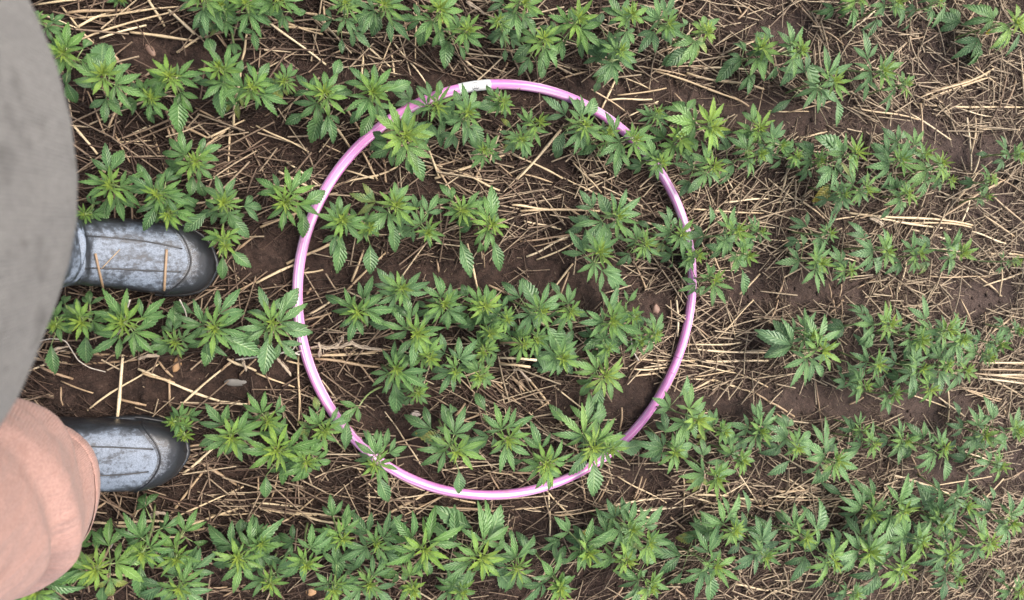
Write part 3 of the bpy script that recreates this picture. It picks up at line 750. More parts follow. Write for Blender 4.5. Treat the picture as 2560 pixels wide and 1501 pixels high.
def build_plant(i, P):
    rnd = random.Random(1000 + i)
    h = 0.128 * (P['R'] / 75) ** 0.55 * rnd.uniform(.80, 1.22)
    lying = (P['px'] == 899)
    if lying: h = 0.05
    ap = back(P['px'], P['py'], h)
    depth = proj(ap)[2]
    Rm = (1.42 if P['py'] > 1230 else 1.27) * (0.98 if P['px'] > 1800 else 1.0) * P['R'] * depth / FPX
    lean = np.array([rnd.gauss(0, .016), rnd.gauss(0, .016)])
    if lying: bx = back(960, 968, 0.0)[:2]
    else: bx = ap[:2] - lean
    # keep stems off the boots
    for org, rot in ((org1, rot1), (org2, rot2)):
        loc = rot.T @ (np.array([bx[0], bx[1], 0]) - org)
        if -.01 < loc[0] < .32 and abs(loc[1]) < .075:
            bx = bx + (rot @ np.array([0, math.copysign(.078 - abs(loc[1]), loc[1] if abs(loc[1]) > .002 else 1), 0]))[:2]
    base = np.array([bx[0], bx[1], float(gz(bx[0], bx[1])) - .004])
    root = empty('hemp_plant', base)
    def stem_at(t):
        w = np.sin(t * math.pi) * 0.004
        return base + (ap - base) * t + np.array([w, -w, 0]) * (1 if i % 2 else -1)
    st = Acc()
    V, F, U = tube_np([stem_at(t) for t in np.linspace(0, .97, 7)], np.linspace(.0021, .0011, 7), 6); st.add(V, F, U)
    fo = Fast(); tip = Fast()
    az0 = rnd.uniform(0, math.pi)
    tint0 = min(1, max(0, rnd.gauss(.35, .2) + .35 * (P['px'] - 900) / 1600))  # random tone, plus grazing sky sheen put into leaf colour towards the right
    bright = rnd.gauss(0, .10); wf = rnd.uniform(.78, 1.02); df = rnd.gauss(0, .25); ef = rnd.gauss(0, 7); lf = rnd.uniform(.88, 1.1)
    nt_ = 8
    nodes = [(.40, rnd.choice((1, 1, 3)), .64, .42, -10, .46, .0, .8), (.58, 3, .76, .34, 0, .36, .06, .7), (.77, 5, .78, .22, 12, .30, .22, .55), (.90, 5, .56, .12, 32, .26, .52, .5), (.965, 5, .36, .07, 50, .22, .80, .2)]
    if P['R'] < 48: nodes = nodes[1:]
    if lying: nodes = [(.97, 3, .95, .12, 4, .42, .12, .3)]
    for k, (tz, n, L, pt, el, wr, age, dr) in enumerate(nodes):
        p0 = stem_at(tz)
        for side in (0, 1):
            if k == 0 and not lying and rnd.random() < .25: continue
            if lying and side: continue
            az = az0 + k * math.pi / 2 + side * math.pi + rnd.gauss(0, .22)
            if lying: az = math.radians(215)
            g = rnd.uniform(.78, 1.14) * lf
            e = math.radians(el + ef + rnd.gauss(0, 9))
            pe = e + math.radians(14)
            p1 = p0 + Rm * pt * g * np.array([math.cos(az) * math.cos(pe), math.sin(az) * math.cos(pe), math.sin(pe)])
            p1[2] = max(p1[2], base[2] + .02)
            V, F, U = tube_np([p0, (p0 + p1) / 2 + np.array([0, 0, .001]), p1], [.0009, .0007, .0006], 5); st.add(V, F, U)
            yel = 0.75 if (k == 0 and rnd.random() < .02) else (rnd.uniform(.2, .4) if (k < 2 and rnd.random() < .03) else 0)
            tgt = tip if k >= 3 else fo
            if lying: tgt = fo
            palmate(tgt, p1, az, e, Rm * L * g, n, wr * wf, age + bright, tint0 * (1 - age), yel, rnd, dr + df, nt_ if k < 3 else 6)
    if not lying:
        ctr = stem_at(.99)
        for q in range(7):
            az = az0 + q * 2.4; e = math.radians(rnd.uniform(48, 80))
            d = np.array([math.cos(az) * math.cos(e), math.sin(az) * math.cos(e), math.sin(e)])
            nr = np.array([-math.cos(az) * math.sin(e), -math.sin(az) * math.sin(e), math.cos(e)])
            tip.leaf(ctr, d, nr, Rm * rnd.uniform(.14, .26), get_leaflet(4, .24, .5, .6), 1.0, 0.0, 0.0)
    for a in P['ex']:
        z1 = base[2] + h * rnd.uniform(.5, .62); z2 = z1 - h * rnd.uniform(.05, .25)
        A = back(a[0], a[1], z1); T = back(a[2], a[3], z2)
        p0 = stem_at(rnd.uniform(.5, .62))
        V, F, U = tube_np([p0, (p0 + A) / 2 + np.array([0, 0, .003]), A], [.0010, .0008, .0007], 5); st.add(V, F, U)
        d = T - A; L = np.linalg.norm(d); d /= L; L *= 1.06
        n = int(a[4]); az = math.atan2(d[1], d[0]); e = math.asin(d[2]) + .22
        if n == 1:
            d2 = np.array([math.cos(az) * math.cos(e), math.sin(az) * math.cos(e), math.sin(e)])
            fo.leaf(A, d2, np.array([0, 0, 1.0]) - d2 * d2[2], L, get_leaflet(9, a[5], .3, .5), rnd.uniform(0, .16), tint0, a[6])
        else: palmate(fo, A, az, e, L, n, a[5], .08, tint0, a[6], rnd, .4, 9)
    st.build('stem', M['stem'], root, base)
    if fo.n: fo.build('foliage', M['leaf'], root, base)
    if tip.n: tip.build('shoot_tip', M['leaf'], root, base)
    return root

ROWS = [('corner', -230, .113), ('top', -60, .118), ('second', 150, .113), ('third', 448, .078), ('fourth', 792, .038), ('fifth', 1098, .010), ('bottom', 1405, -.012)]
def row_of(px, py):
    d = [abs(py - (c + m * px)) for _, c, m in ROWS]; return int(np.argmin(d))
def hoop_pos(px, py):
    return ((px - 1237) / 490) ** 2 + ((py - 724) / 512) ** 2
ORD = ['first', 'second', 'third', 'fourth', 'fifth', 'sixth', 'seventh', 'eighth', 'ninth', 'tenth', 'eleventh', 'twelfth', 'thirteenth', 'fourteenth', 'fifteenth', 'sixteenth', 'seventeenth', 'eighteenth', 'nineteenth', 'twentieth']
def ordw(k):
    if k < 20: return ORD[k]
    t = {2: 'twenty', 3: 'thirty', 4: 'forty'}[(k + 1) // 10]
    return (t + '-' + ORD[(k + 1) % 10 - 1]) if (k + 1) % 10 else {3: 'thirtieth', 4: 'fortieth'}[(k + 1) // 10]
def where(px, py, r):
    e = hoop_pos(px, py)
    if r in (0, 1, 6): return ''
    if 0.80 < e < 1.22: return 'beside the hoop tube'
    if e <= 0.80: return 'inside the hoop'
    return 'left of the hoop' if px < 1237 else 'right of the hoop'
plants = []
for i, P in enumerate(PL):
    P['row'] = row_of(P['px'], P['py']); P['where'] = where(P['px'], P['py'], P['row'])
    P['o'] = build_plant(i, P)
keys = {}
for P in PL: keys.setdefault((P['row'], P['where'] if P['where'] != 'beside the hoop tube' else P['where'] + str(P['px'] > 1237)), []).append(P)
for (r, w), L in keys.items():
    L.sort(key=lambda p: p['px'])
    for k, P in enumerate(L):
        size = 'large' if P['R'] >= 82 else ('small' if P['R'] <= 52 else ('bushy' if P['R'] >= 74 else 'slender'))
        wh = P['where']
        if wh == 'beside the hoop tube': wh = "over the hoop's left side" if P['px'] < 1237 else "over the hoop's right side"
        rn = ROWS[r][0]
        rown = {'corner': 'the top right corner row', 'top': 'the top row above the hoop', 'bottom': 'the bottom row below the hoop'}.get(rn, rn + ' row from top')
        lab = f"{size} hemp plant {wh}, {ordw(k)} from left, {rown}" if wh else f"{size} hemp plant, {ordw(k)} from left in {rown}"
        if P['px'] == 899: lab = 'broken hemp seedling lying flat inside the hoop with three dark leaves'
        if P['px'] == 2540: lab = 'hemp plant with a yellowed withered leaf in the top right corner'
        tag(P['o'], lab, 'hemp plant', 'hemp plants growing in rows')

# ------------------------------------------------------------------ straw
T1 = """160,25,400,0 300,30,460,215 330,65,600,50 360,90,950,35 360,210,930,40 200,70,380,140 380,135,520,70 640,160,970,205 830,50,960,170 730,0,810,130 870,260,1150,85 1050,150,1110,230 430,450,520,670 530,640,660,400 355,610,480,760 520,70,640,45 490,190,720,125 820,615,850,720 590,700,745,695 760,680,820,860 580,690,740,620 980,740,1140,620 1130,620,1125,870 1020,680,1210,590 960,530,1130,620 400,740,520,850 1180,310,1150,620 560,650,640,800 540,250,610,330 1220,150,1190,300 820,540,870,700 900,620,1020,680 690,420,640,470 1170,1230,1261,1160 1170,1435,1261,1385"""
T2 = """0,60,345,320 45,90,330,170 20,130,480,170 330,0,340,160 210,60,460,115 330,150,500,165 480,175,660,330 600,350,680,180 680,215,840,415 665,240,680,380 525,250,520,400 790,10,785,305 630,175,820,185 690,160,810,80 730,100,750,220 370,270,450,235 970,260,1140,390 1180,400,1240,310 1140,240,1260,255 795,440,800,480 440,530,510,640 330,710,490,790 0,620,260,750 200,580,340,600 380,610,470,740 525,750,600,890 540,660,580,770 440,840,580,880 360,930,700,820 630,790,640,900 800,700,1000,1010 830,690,900,870 840,830,1010,780 970,820,1020,600 880,880,1261,750 1000,850,1200,940 1080,880,1200,620 1150,800,1210,620 1200,700,1261,790 1180,800,1261,870 150,800,330,930 100,840,280,930 780,1025,1100,1030 180,1110,210,960 20,1120,200,1050 0,1395,240,1285 150,1300,400,1180 330,1330,180,1350 440,1440,640,1245 470,1390,530,1230 730,1180,760,1090 1040,1200,1090,1420 1120,1250,1125,1320 1145,1405,1261,1460 250,1450,270,1420 900,1340,890,1280"""
T3 = """20,310,160,310 180,310,340,355 240,390,400,345 380,240,390,330 520,370,440,540 540,380,680,440 390,440,570,560 520,470,760,435 470,495,690,490 560,580,720,500 640,330,860,375 700,350,1110,490 860,360,1240,440 860,345,1261,355 780,330,980,330 1100,490,1165,525 800,460,860,540 1250,360,1200,600 1110,95,1170,30 1080,0,1130,70 820,70,850,0 350,230,450,240 700,270,900,200 1000,290,1210,195 240,640,20,890 0,760,250,880 60,860,200,900 240,870,440,970 280,740,410,930 300,800,440,950 480,850,490,930 600,770,620,850 440,970,620,985 0,1010,180,1030 40,1040,430,1040 60,1090,240,1130 260,1020,330,1060 580,1000,700,1060 640,1090,790,1130 40,1190,320,1155 100,1215,270,1180 70,1265,280,1165 120,1280,300,1200 300,1300,180,1450 280,1340,240,1450 600,1290,660,1430 700,830,600,740 680,610,720,740 760,860,830,960 830,1025,1240,1050 830,1000,900,960 1050,860,1130,1010 1030,870,1080,1000 1090,900,1180,990 900,1000,920,900 800,1480,840,1370 830,1480,835,1360 1120,1450,1220,1350 900,1230,850,1350 980,1230,1040,1390 1040,1000,1261,980"""
T4 = """0,545,200,550 100,555,420,450 420,530,740,590 250,440,500,470 460,250,550,120 380,170,540,40 190,70,310,215 150,20,250,150 270,150,370,220 350,190,480,90 620,280,740,140 680,200,770,180 880,260,1050,0 1100,250,1140,110 730,490,1110,340 760,500,1090,360 800,480,1090,380 770,460,1000,390 720,510,1261,530 900,530,1100,575 750,510,760,700 700,560,900,690 980,580,1000,840 1020,580,1000,760 1140,540,1180,330 1170,520,1220,400 1240,250,1261,500 1020,330,1150,440 840,340,950,300 780,440,900,560 1040,640,1240,640 0,880,160,1010 50,1000,110,760 20,1080,130,870 110,950,300,1100 150,680,290,650 620,1010,430,1080 640,880,650,980 400,1050,1010,1110 480,1060,900,1130 300,1090,500,1050 0,1180,200,1200 330,1240,460,1280 300,1250,440,1290 680,1100,1000,1120 840,1080,1180,880 920,1000,1040,840 1000,880,1050,740 950,1100,1000,960 970,980,1190,870 1100,860,1261,960 1100,960,1261,1100 1060,1060,1220,1170 1190,1250,1200,1130 1000,1240,1261,1260 790,1360,1090,1365 980,1320,1150,1460 1060,1410,1261,1340 1150,1320,1140,1460 680,1290,640,1440 40,1470,80,1370 440,1420,560,1350 300,1400,310,1470 590,1400,610,1470 360,1400,350,1470 1000,1140,1170,1200 700,1130,960,1200"""
T5 = """140,350,290,290 300,260,780,280 350,320,700,290 150,280,330,310 430,545,790,310 575,600,605,270 590,490,720,520 460,460,300,400 200,330,360,390 300,430,310,520 700,360,860,410 680,340,1100,505 870,540,1150,300 1080,500,1220,515 835,390,835,520 780,300,850,380 1180,370,1261,290 1225,460,1225,540 1090,350,1150,290 1120,290,1261,350 905,850,1050,730 930,770,1180,920 790,1130,1060,770 640,1070,760,960 470,1030,540,980 450,1095,820,1090 840,1080,1200,920 900,1120,1261,1000 940,1140,1261,1080 530,1110,840,1120 980,1160,780,1165 1040,1060,1261,1050 500,1300,560,1180 540,1350,530,1450 530,1350,700,1355 900,1350,1000,1345 980,1270,1080,1310 1100,1460,1170,1420 990,1410,1120,1415 930,720,1040,700 450,1150,620,1155 1030,550,1080,510"""
T6 = """250,80,380,0 270,130,350,70 240,100,370,65 270,240,680,245 260,270,600,260 290,290,640,330 500,310,590,415 0,360,190,430 210,260,205,620 150,300,290,330 530,260,680,240 700,640,820,830 640,720,830,660 700,710,920,740 890,660,910,610 980,570,1030,510 990,605,1110,560 900,730,870,780 1050,690,1160,620 1000,590,1110,610 370,660,440,750 500,830,640,1000 545,880,555,1070 660,850,720,980 640,1060,880,920 690,1080,950,950 880,950,1080,1000 800,1010,1170,1040 150,1050,580,1085 0,1000,240,1020 20,1030,300,1060 230,1060,480,1110 0,1130,160,1080 160,1080,330,940 480,1080,620,1050 700,1080,715,1220 720,1310,730,1400 1020,1100,1010,1240 1140,410,1261,470 1200,310,1261,320 1210,360,1205,420 1170,400,1261,470 10,870,10,980 70,990,110,850 540,640,550,700 680,870,830,940 900,1340,1000,1470 1150,1200,1261,1120 1120,840,1261,860 1150,850,1200,940"""
T7 = """0,480,130,600 90,400,250,620 200,420,430,600 0,380,60,450 540,530,530,640 580,380,720,360 590,340,800,330 600,290,900,300 780,0,780,140 810,0,815,180 860,220,1130,210 880,240,1261,260 860,290,1261,300 850,320,1100,360 900,380,1100,340 855,455,1000,380 980,390,1200,460 1100,360,1261,430 830,380,1000,400 1000,200,1190,0 1020,180,1140,50 1040,0,1100,190 880,110,980,190 1200,460,1261,500 520,870,760,1000 580,800,640,700 660,880,600,1000 480,880,420,1000 640,870,600,980 170,940,310,1080 340,870,360,990 180,960,185,1160 0,1035,170,1015 200,1060,480,1030 400,1020,700,980 450,1010,720,1080 560,1040,900,1010 840,850,845,1070 850,950,1000,1010 900,960,1261,990 940,1000,1261,1010 1120,860,1210,1000 1000,980,1150,900 780,1070,850,1130 1110,1370,1170,1450 1100,1400,1261,1430 500,1470,550,1400 780,1400,860,1470 0,850,100,850 190,700,250,660 300,690,330,770 110,550,180,500"""
T8 = """0,120,50,0 320,0,330,100 300,70,370,0 360,0,360,100 590,50,590,0 620,0,615,80 850,0,850,100 950,0,1010,150 1070,60,1075,250 1090,170,1220,65 0,250,60,245 0,262,40,265 1010,370,1261,400 1050,345,1261,345 1100,310,1261,320 1040,380,1261,415 1060,360,1261,380 610,430,880,530 400,515,470,480 840,480,970,575 950,430,1140,500 885,440,885,600 940,430,1150,490 1080,400,1180,580 1110,400,1261,480 1200,440,1170,570 1070,430,1060,570 0,500,130,575 230,380,265,640 40,560,140,640 370,600,260,640 0,935,240,940 0,965,330,975 20,990,560,965 100,880,280,1000 80,1030,100,800 260,960,290,880 440,910,620,970 600,860,910,960 620,870,820,920 700,760,750,870 800,920,1100,870 920,720,1100,800 1060,840,1060,710 1010,1020,1160,880 1140,960,1261,990 1150,890,1261,840 900,1100,1000,1020 350,960,600,1000 220,1100,240,1000 90,1180,100,1440 110,1400,110,1478 1100,1440,1220,1380 1190,1440,1261,1300 900,1430,1060,1470 1080,1330,1261,1310 570,890,600,760"""
LINES = []
for T, ox, oy in ((T1, 0, 0), (T2, 640, 0), (T3, 1280, 0), (T4, 1920, 0), (T5, 0, 750), (T6, 640, 750), (T7, 1280, 750), (T8, 1920, 750)):
    for tok in T.split():
        a = [float(v) / 1.970 for v in tok.split(',')]
        # a stalk cut by the tile edge runs on a little beyond it
        LINES.append((a[0] + ox, a[1] + oy, a[2] + ox, a[3] + oy))
LINES.sort(key=lambda l: -math.hypot(l[2] - l[0], l[3] - l[1]))

def straw_geo(A, B, r, rnd, n=6, sag=0.003):
    A, B = np.array(A), np.array(B); d = B - A; L = np.linalg.norm(d)
    s = np.array([-d[1], d[0], 0]) / (L + 1e-9)
    c1 = rnd.gauss(0, .012) * L; c2 = rnd.gauss(0, .008) * L
    pts = []; rr = []
    node = rnd.uniform(.25, .8)
    for k in range(n + 1):
        t = k / n
        pts.append(A + d * t + s * (c1 * math.sin(math.pi * t) + c2 * math.sin(2 * math.pi * t)) + np.array([0, 0, sag * math.sin(math.pi * t)]))
        rr.append(r * (1.0 - .12 * t) * (1.28 if abs(t - node) < .5 / n else 1.0))
    return tube_np(pts, rr, 6)

hoopbvh = None
def lay(px, py, lift):
    z = 0.0
    p = back(px, py, 0.004)
    zz = float(gz(p[0], p[1])) + lift
    return back(px, py, zz)
rest = Acc()
recs = []
for k, (x0, y0, x1, y1) in enumerate(LINES):
    rnd = random.Random(5000 + k)
    lift = rnd.uniform(.003, .009)
    A = lay(x0, y0, lift + rnd.uniform(0, .004)); B = lay(x1, y1, lift + rnd.uniform(0, .004))
    r = rnd.choice((.0013, .0016, .0019, .0022)) * (1.1 if math.hypot(x1 - x0, y1 - y0) > 130 else 0.95)
    V, F, U = straw_geo(A, B, r, rnd)
    if k < 285:
        mid = (A + B) / 2
        o = mesh_np('straw_stalk', V, F, M['straw'], None, True, U, None, mid)
        recs.append(dict(o=o, px=(x0 + x1) / 2, py=(y0 + y1) / 2, ang=math.degrees(math.atan2(-(y1 - y0), x1 - x0)) % 180, L=math.hypot(x1 - x0, y1 - y0)))
    else: rest.add(V, F, U)
# two cut stalks standing among the middle plants, the bent ones leaning on the boots
def special(pts, r, label, name='straw_stalk', mat='straw'):
    V, F, U = tube_np(pts, r, 8); mid = np.mean(pts, axis=0)
    o = mesh_np(name, V, F, M[mat], None, True, U, None, mid)
    return tag(o, label, 'straw', 'straw stalks on the field')
for (a, b_, lab) in (((1280, 859), (1316, 862), 'short thick cut straw stub over leaves inside the hoop, upper of three'), ((1280, 897), (1342, 901), 'short thick cut straw stub over leaves inside the hoop, middle of three'), ((1280, 913), (1326, 918), 'short thick cut straw stub over leaves inside the hoop, lowest of three')):
    A = back(a[0] - 30, a[1] - 2, .07); B = back(*b_, .10)
    special([A, (A + B) / 2 + np.array([0, .001, 0]), B], [.0018, .0021, .0022], lab)
for k, (a, b_, w) in enumerate((((2455, 908), (2575, 908), 'topmost'), ((2450, 924), (2580, 926), 'second'), ((2436, 934), (2580, 950), 'middle'), ((2448, 946), (2580, 962), 'fourth'), ((2470, 938), (2580, 938), 'lowest'))):
    A = back(*a, .045); B = back(*b_, .030)
    special([A, A * .6 + B * .4 + np.array([0, .001, .002]), B], [.0017, .0021, .0022], f'pale golden straw stalk, {w} of five in the sheaf at the right edge')
dg_ = bpy.context.evaluated_depsgraph_get(); dg_.update()
def bvh_of(o):
    return BVHTree.FromPolygons([o.matrix_world @ v.co for v in o.data.vertices], [p.vertices[:] for p in o.data.polygons])
bpy.context.view_layer.update()
bv1 = bvh_of(b1)
def on_boot(p0, p1, n, lift=.002):
    out = []
    for k in range(n + 1):
        px = p0[0] + (p1[0] - p0[0]) * k / n; py = p0[1] + (p1[1] - p0[1]) * k / n
        d = Vector(ray(px, py)).normalized(); hit = bv1.ray_cast(Vector((0, 0, CAM_H)), d)
        if hit[0] is not None: out.append(np.array(hit[0]) + np.array([0, 0, lift]))
        else: out.append(back(px, py, .012))
    return out
special(on_boot((417, 624), (410, 738), 8), .0019, 'tan straw stalk lying across the toe of the upper boot')
special(on_boot((239, 634), (260, 728), 8), .0017, 'pale straw stalk lying across the ankle of the upper boot')
special(on_boot((300, 624), (254, 672), 6, .001), .0006, 'thin curved pale straw fibre on the ankle of the upper boot')
ZN = {}
for q in recs:
    r = None
    gaps = [c + m * q['px'] for _, c, m in ROWS]
    k = sum(1 for g in gaps if q['py'] > g)
    place = ['above the corner plant row', 'above the top plant row', 'above the second plant row', 'above the third plant row', 'above the fourth plant row', 'above the fifth plant row', 'above the bottom plant row', 'below the bottom plant row'][k]
    e = hoop_pos(q['px'], q['py'])
    side = 'inside the hoop' if e < 1 else ('left of the hoop' if q['px'] < 880 else ('right of the hoop' if q['px'] > 1600 else 'beyond the hoop'))
    if e >= 1 and 880 <= q['px'] <= 1600: side = 'outside the hoop'
    a = q['ang']
    ori = 'level' if (a < 15 or a > 165) else ('upright' if 65 < a < 115 else ('right-rising' if a <= 65 else 'right-falling'))
    ZN.setdefault((place, side, ori), []).append(q)
for (place, side, ori), L in ZN.items():
    L.sort(key=lambda q: q['px'])
    for k, q in enumerate(L):
        sz = 'long' if q['L'] > 130 else 'short'
        lab = f"{sz} {ori} straw stalk {side} {place}" + (f", {ordw(k)} from left" if len(L) > 1 else '')
        tag(q['o'], lab, 'straw', 'straw stalks on the field')

# loose short litter
BARE = [(470, 130, 190, 50), (780, 190, 100, 50), (330, 965, 280, 55), (640, 950, 150, 55), (700, 640, 130, 75), (1000, 690, 260, 45), (1260, 660, 70, 50), (1450, 700, 140, 60), (1600, 780, 90, 45), (1420, 240, 150, 40),
        (1390, 425, 70, 40), (1510, 240, 130, 50), (2150, 1010, 340, 55), (2450, 370, 120, 60), (2500, 740, 110, 60), (1900, 725, 100, 65), (1660, 1000, 130, 60), (1980, 290, 120, 50), (1100, 230, 110, 45), (1430, 1010, 90, 45),
        (1830, 1010, 110, 45), (1600, 1190, 90, 40), (2400, 1180, 160, 45), (700, 940, 80, 45), (2260, 320, 90, 40), (1950, 60, 90, 50), (1160, 1080, 90, 40), (1010, 1120, 70, 45), (1880, 60, 60, 40), (1330, 640, 60, 40), (2030, 720, 80, 40)]
def bareness(px, py):
    b = np.zeros_like(px)
    for x, y, a, c in BARE: b = np.maximum(b, np.exp(-(((px - x) / a) ** 2 + ((py - y) / c) ** 2) ** 1.5 * 1.1))
    return b
def proj_np(P):
    q = (P - np.array([0, 0, CAM_H])) @ MROT
    return 1280 + FPX * q[:, 0] / -q[:, 2], 750.5 - FPX * q[:, 1] / -q[:, 2]
def litter(N, Lr, rr, tone_mu, tone_sd, zr, bare_cut, seed, along=0.55, bend=.02):
    g = np.random.default_rng(seed)
    C = np.stack([g.uniform(-.6, 2.05, N), g.uniform(-1.2, .85, N), np.zeros(N)], 1)
    px, py = proj_np(C)
    ok = (px > -260) & (px < 2820) & (py > -260) & (py < 1760) & (C[:, 0] > -.6)
    bn = bareness(px, py) + 1.1 * vnoise(C[:, 0], C[:, 1], .07, 31, 8) + 0.5 * vnoise(C[:, 0], C[:, 1], .2, 11, 3)
    ok &= (g.random(N) > bn * bare_cut)
    C = C[ok]; px = px[ok]; py = py[ok]; n = len(C)
    L = Lr[0] + (Lr[1] - Lr[0]) * g.random(n) ** 1.8
    ang = np.where(g.random(n) < along, g.normal(0, .45, n), g.uniform(-math.pi / 2, math.pi / 2, n)) + 1.2 * vnoise(C[:, 0], C[:, 1], .16, 4, 77)
    d = np.stack([np.cos(ang), np.sin(ang)], 1); s = np.stack([-d[:, 1], d[:, 0]], 1)
    rad = g.uniform(rr[0], rr[1], n)
    cb = g.normal(0, bend, n) * L
    lift = g.uniform(zr[0], zr[1], n); tilt = g.normal(0, .003, n)
    V = np.empty((n, 3, 3, 3)); tone = np.clip(g.normal(tone_mu, tone_sd, n) + .30 * (C[:, 0] - .55), 0, 1)
    hue = np.clip(g.random(n) * .5 + .45 * (C[:, 0] - .2), 0, 1)
    for k, t in enumerate((-.5, 0, .5)):
        xy = C[:, :2] + d * (L * t)[:, None] + s * (cb * (1 if k == 1 else 0))[:, None]
        z = gz(xy[:, 0], xy[:, 1]) + lift + tilt * t * 2
        for j, (a, bz) in enumerate(((-1, -.3), (1, -.3), (0, .9))):
            V[:, k, j, :2] = xy + s * (rad * a)[:, None]
            V[:, k, j, 2] = z + rad * bz
    idx = np.arange(n * 9).reshape(n, 3, 3)
    Fs = []
    for k in range(2):
        for j in range(3):
            Fs.append(np.stack([idx[:, k, j], idx[:, k, (j + 1) % 3], idx[:, k + 1, (j + 1) % 3], idx[:, k + 1, j]], -1))
    return V.reshape(-1, 3), np.concatenate(Fs), np.repeat(tone, 9), np.repeat(hue, 9)
parts = [litter(80000, (.012, .06), (.0004, .0010), .17, .15, (.000, .010), 1.25, 1),
         litter(24000, (.02, .09), (.0006, .0013), .38, .18, (.002, .013), 1.4, 2, .55, .012),
         litter(9500, (.03, .12), (.0009, .0016), .82, .16, (.006, .016), 1.4, 3, .6, .010),
         litter(3600, (.04, .11), (.0013, .0020), .80, .15, (.009, .018), 1.5, 6, .55, .006),
         litter(9000, (.003, .012), (.0004, .0010), .66, .25, (.000, .002), .35, 4, .2)]
off = 0; Vs = []; Fs = []; Ts = []; Hs = []
for V, F, tn, hu in parts:
    Vs.append(V); Fs.append(F + off); Ts.append(tn); Hs.append(hu); off += len(V)
lit = mesh_np('straw_litter', np.concatenate(Vs), np.concatenate(Fs), M['litter'], None, False, None, dict(tone=np.concatenate(Ts), hue=np.concatenate(Hs)))
tag(lit, 'matted brown straw litter and chaff covering the soil between rows', 'straw litter', kind='stuff')
if rest.n:
    o = rest.build('broken_straw', M['straw']); tag(o, 'short loose broken straw pieces scattered over the litter', 'straw litter', kind='stuff')

# soil crumbs
g = np.random.default_rng(9); Vs = []; Fs = []; n0 = 0
bm = bmesh.new(); bmesh.ops.create_icosphere(bm, subdivisions=1, radius=1); IV = np.array([v.co for v in bm.verts]); IF = np.array([[v.index for v in f.verts] for f in bm.faces]); bm.free()
for k in range(7000):
    c = np.array([g.uniform(-.5, 1.9), g.uniform(-1.1, .7)]); r = .0012 + .0045 * g.random() ** 3
    V = IV * (1 + g.normal(0, .18, (len(IV), 1))) * r * np.array([1, g.uniform(.6, 1.1), .65]) + np.array([c[0], c[1], float(gz(c[0], c[1])) + r * .25])
    Vs.append(V); Fs.append(IF + n0); n0 += len(V)
for k in range(420):
    c = np.array([g.uniform(-.45, 1.8), g.uniform(-1.0, .6)]); pq = proj_np(np.array([[c[0], c[1], 0.0]]))
    if bareness(pq[0], pq[1])[0] < .35: continue
    r = g.uniform(.004, .0085)
    V = IV * (1 + g.normal(0, .2, (len(IV), 1))) * r * np.array([1, g.uniform(.6, 1.1), .55]) + np.array([c[0], c[1], float(gz(c[0], c[1])) + r * .1])
    Vs.append(V); Fs.append(IF + n0); n0 += len(V)
cr_ = mesh_np('soil_crumbs', np.concatenate(Vs), np.concatenate(Fs), M['soil'], None, True)
tag(cr_, 'small dark soil crumbs scattered over the ground', 'soil', kind='stuff')

# ------------------------------------------------------------------ stones, shell, fibres
def pebble(px, py, wpx, hpx, rot, mat, label, name='pebble', flat=.6, seed=0):
    p = back(px, py, .004); dep = proj(p)[2]; k = dep / FPX
    bm = bmesh.new(); bmesh.ops.create_icosphere(bm, subdivisions=3, radius=1)
    V = np.array([v.co for v in bm.verts]); F = np.array([[v.index for v in f.verts] for f in bm.faces]); bm.free()
    g = np.random.default_rng(seed)
    w = 1 + .10 * np.sin(V @ g.normal(0, 1.6, 3) + g.uniform(0, 6)) + .06 * np.sin(V @ g.normal(0, 3, 3))
    V = V * w[:, None]
    a, b_ = wpx * k / 2, hpx * k / 2
    V = V * np.array([a, b_, min(a, b_) * flat]); V = V @ np.array(Matrix.Rotation(rot, 3, 'Z')).T
    base = np.array([p[0], p[1], float(gz(p[0], p[1])) + min(a, b_) * flat * .45])
    o = mesh_np(name, V + base, F, M[mat], None, True, None, None, base)
    return tag(o, label, 'stone')
pebble(374, 125, 36, 18, R(-58), 'stone_b', 'brown oblong pebble on bare soil above the second plant row', seed=1)
pebble(439, 915, 42, 20, R(70), 'stone_o', 'orange tan pebble under leaves near the boots', seed=2)
pebble(1638, 772, 20, 26, R(20), 'stone_b', 'round brown pebble on soil inside the hoop by its right rim', seed=3)
pebble(591, 960, 58, 18, R(-6), 'stone_g', 'flat wet grey stone half sunk in soil left of the hoop', name='stone', flat=.4, seed=4)
pebble(722, 167, 34, 24, R(10), 'stone_r', 'dull reddish stone in the soil above the second row', name='stone', flat=.5, seed=5)
pebble(779, 1490, 26, 22, R(0), 'stone_o', 'orange pebble at the bottom edge under leaves', seed=6)
pebble(398, 1478, 20, 16, R(0), 'stone_b', 'small brown pebble near the bottom left under leaves', seed=7)
pebble(1625, 1393, 12, 14, R(0), 'stone_b', 'tiny brown pebble among the bottom row plants', seed=8)
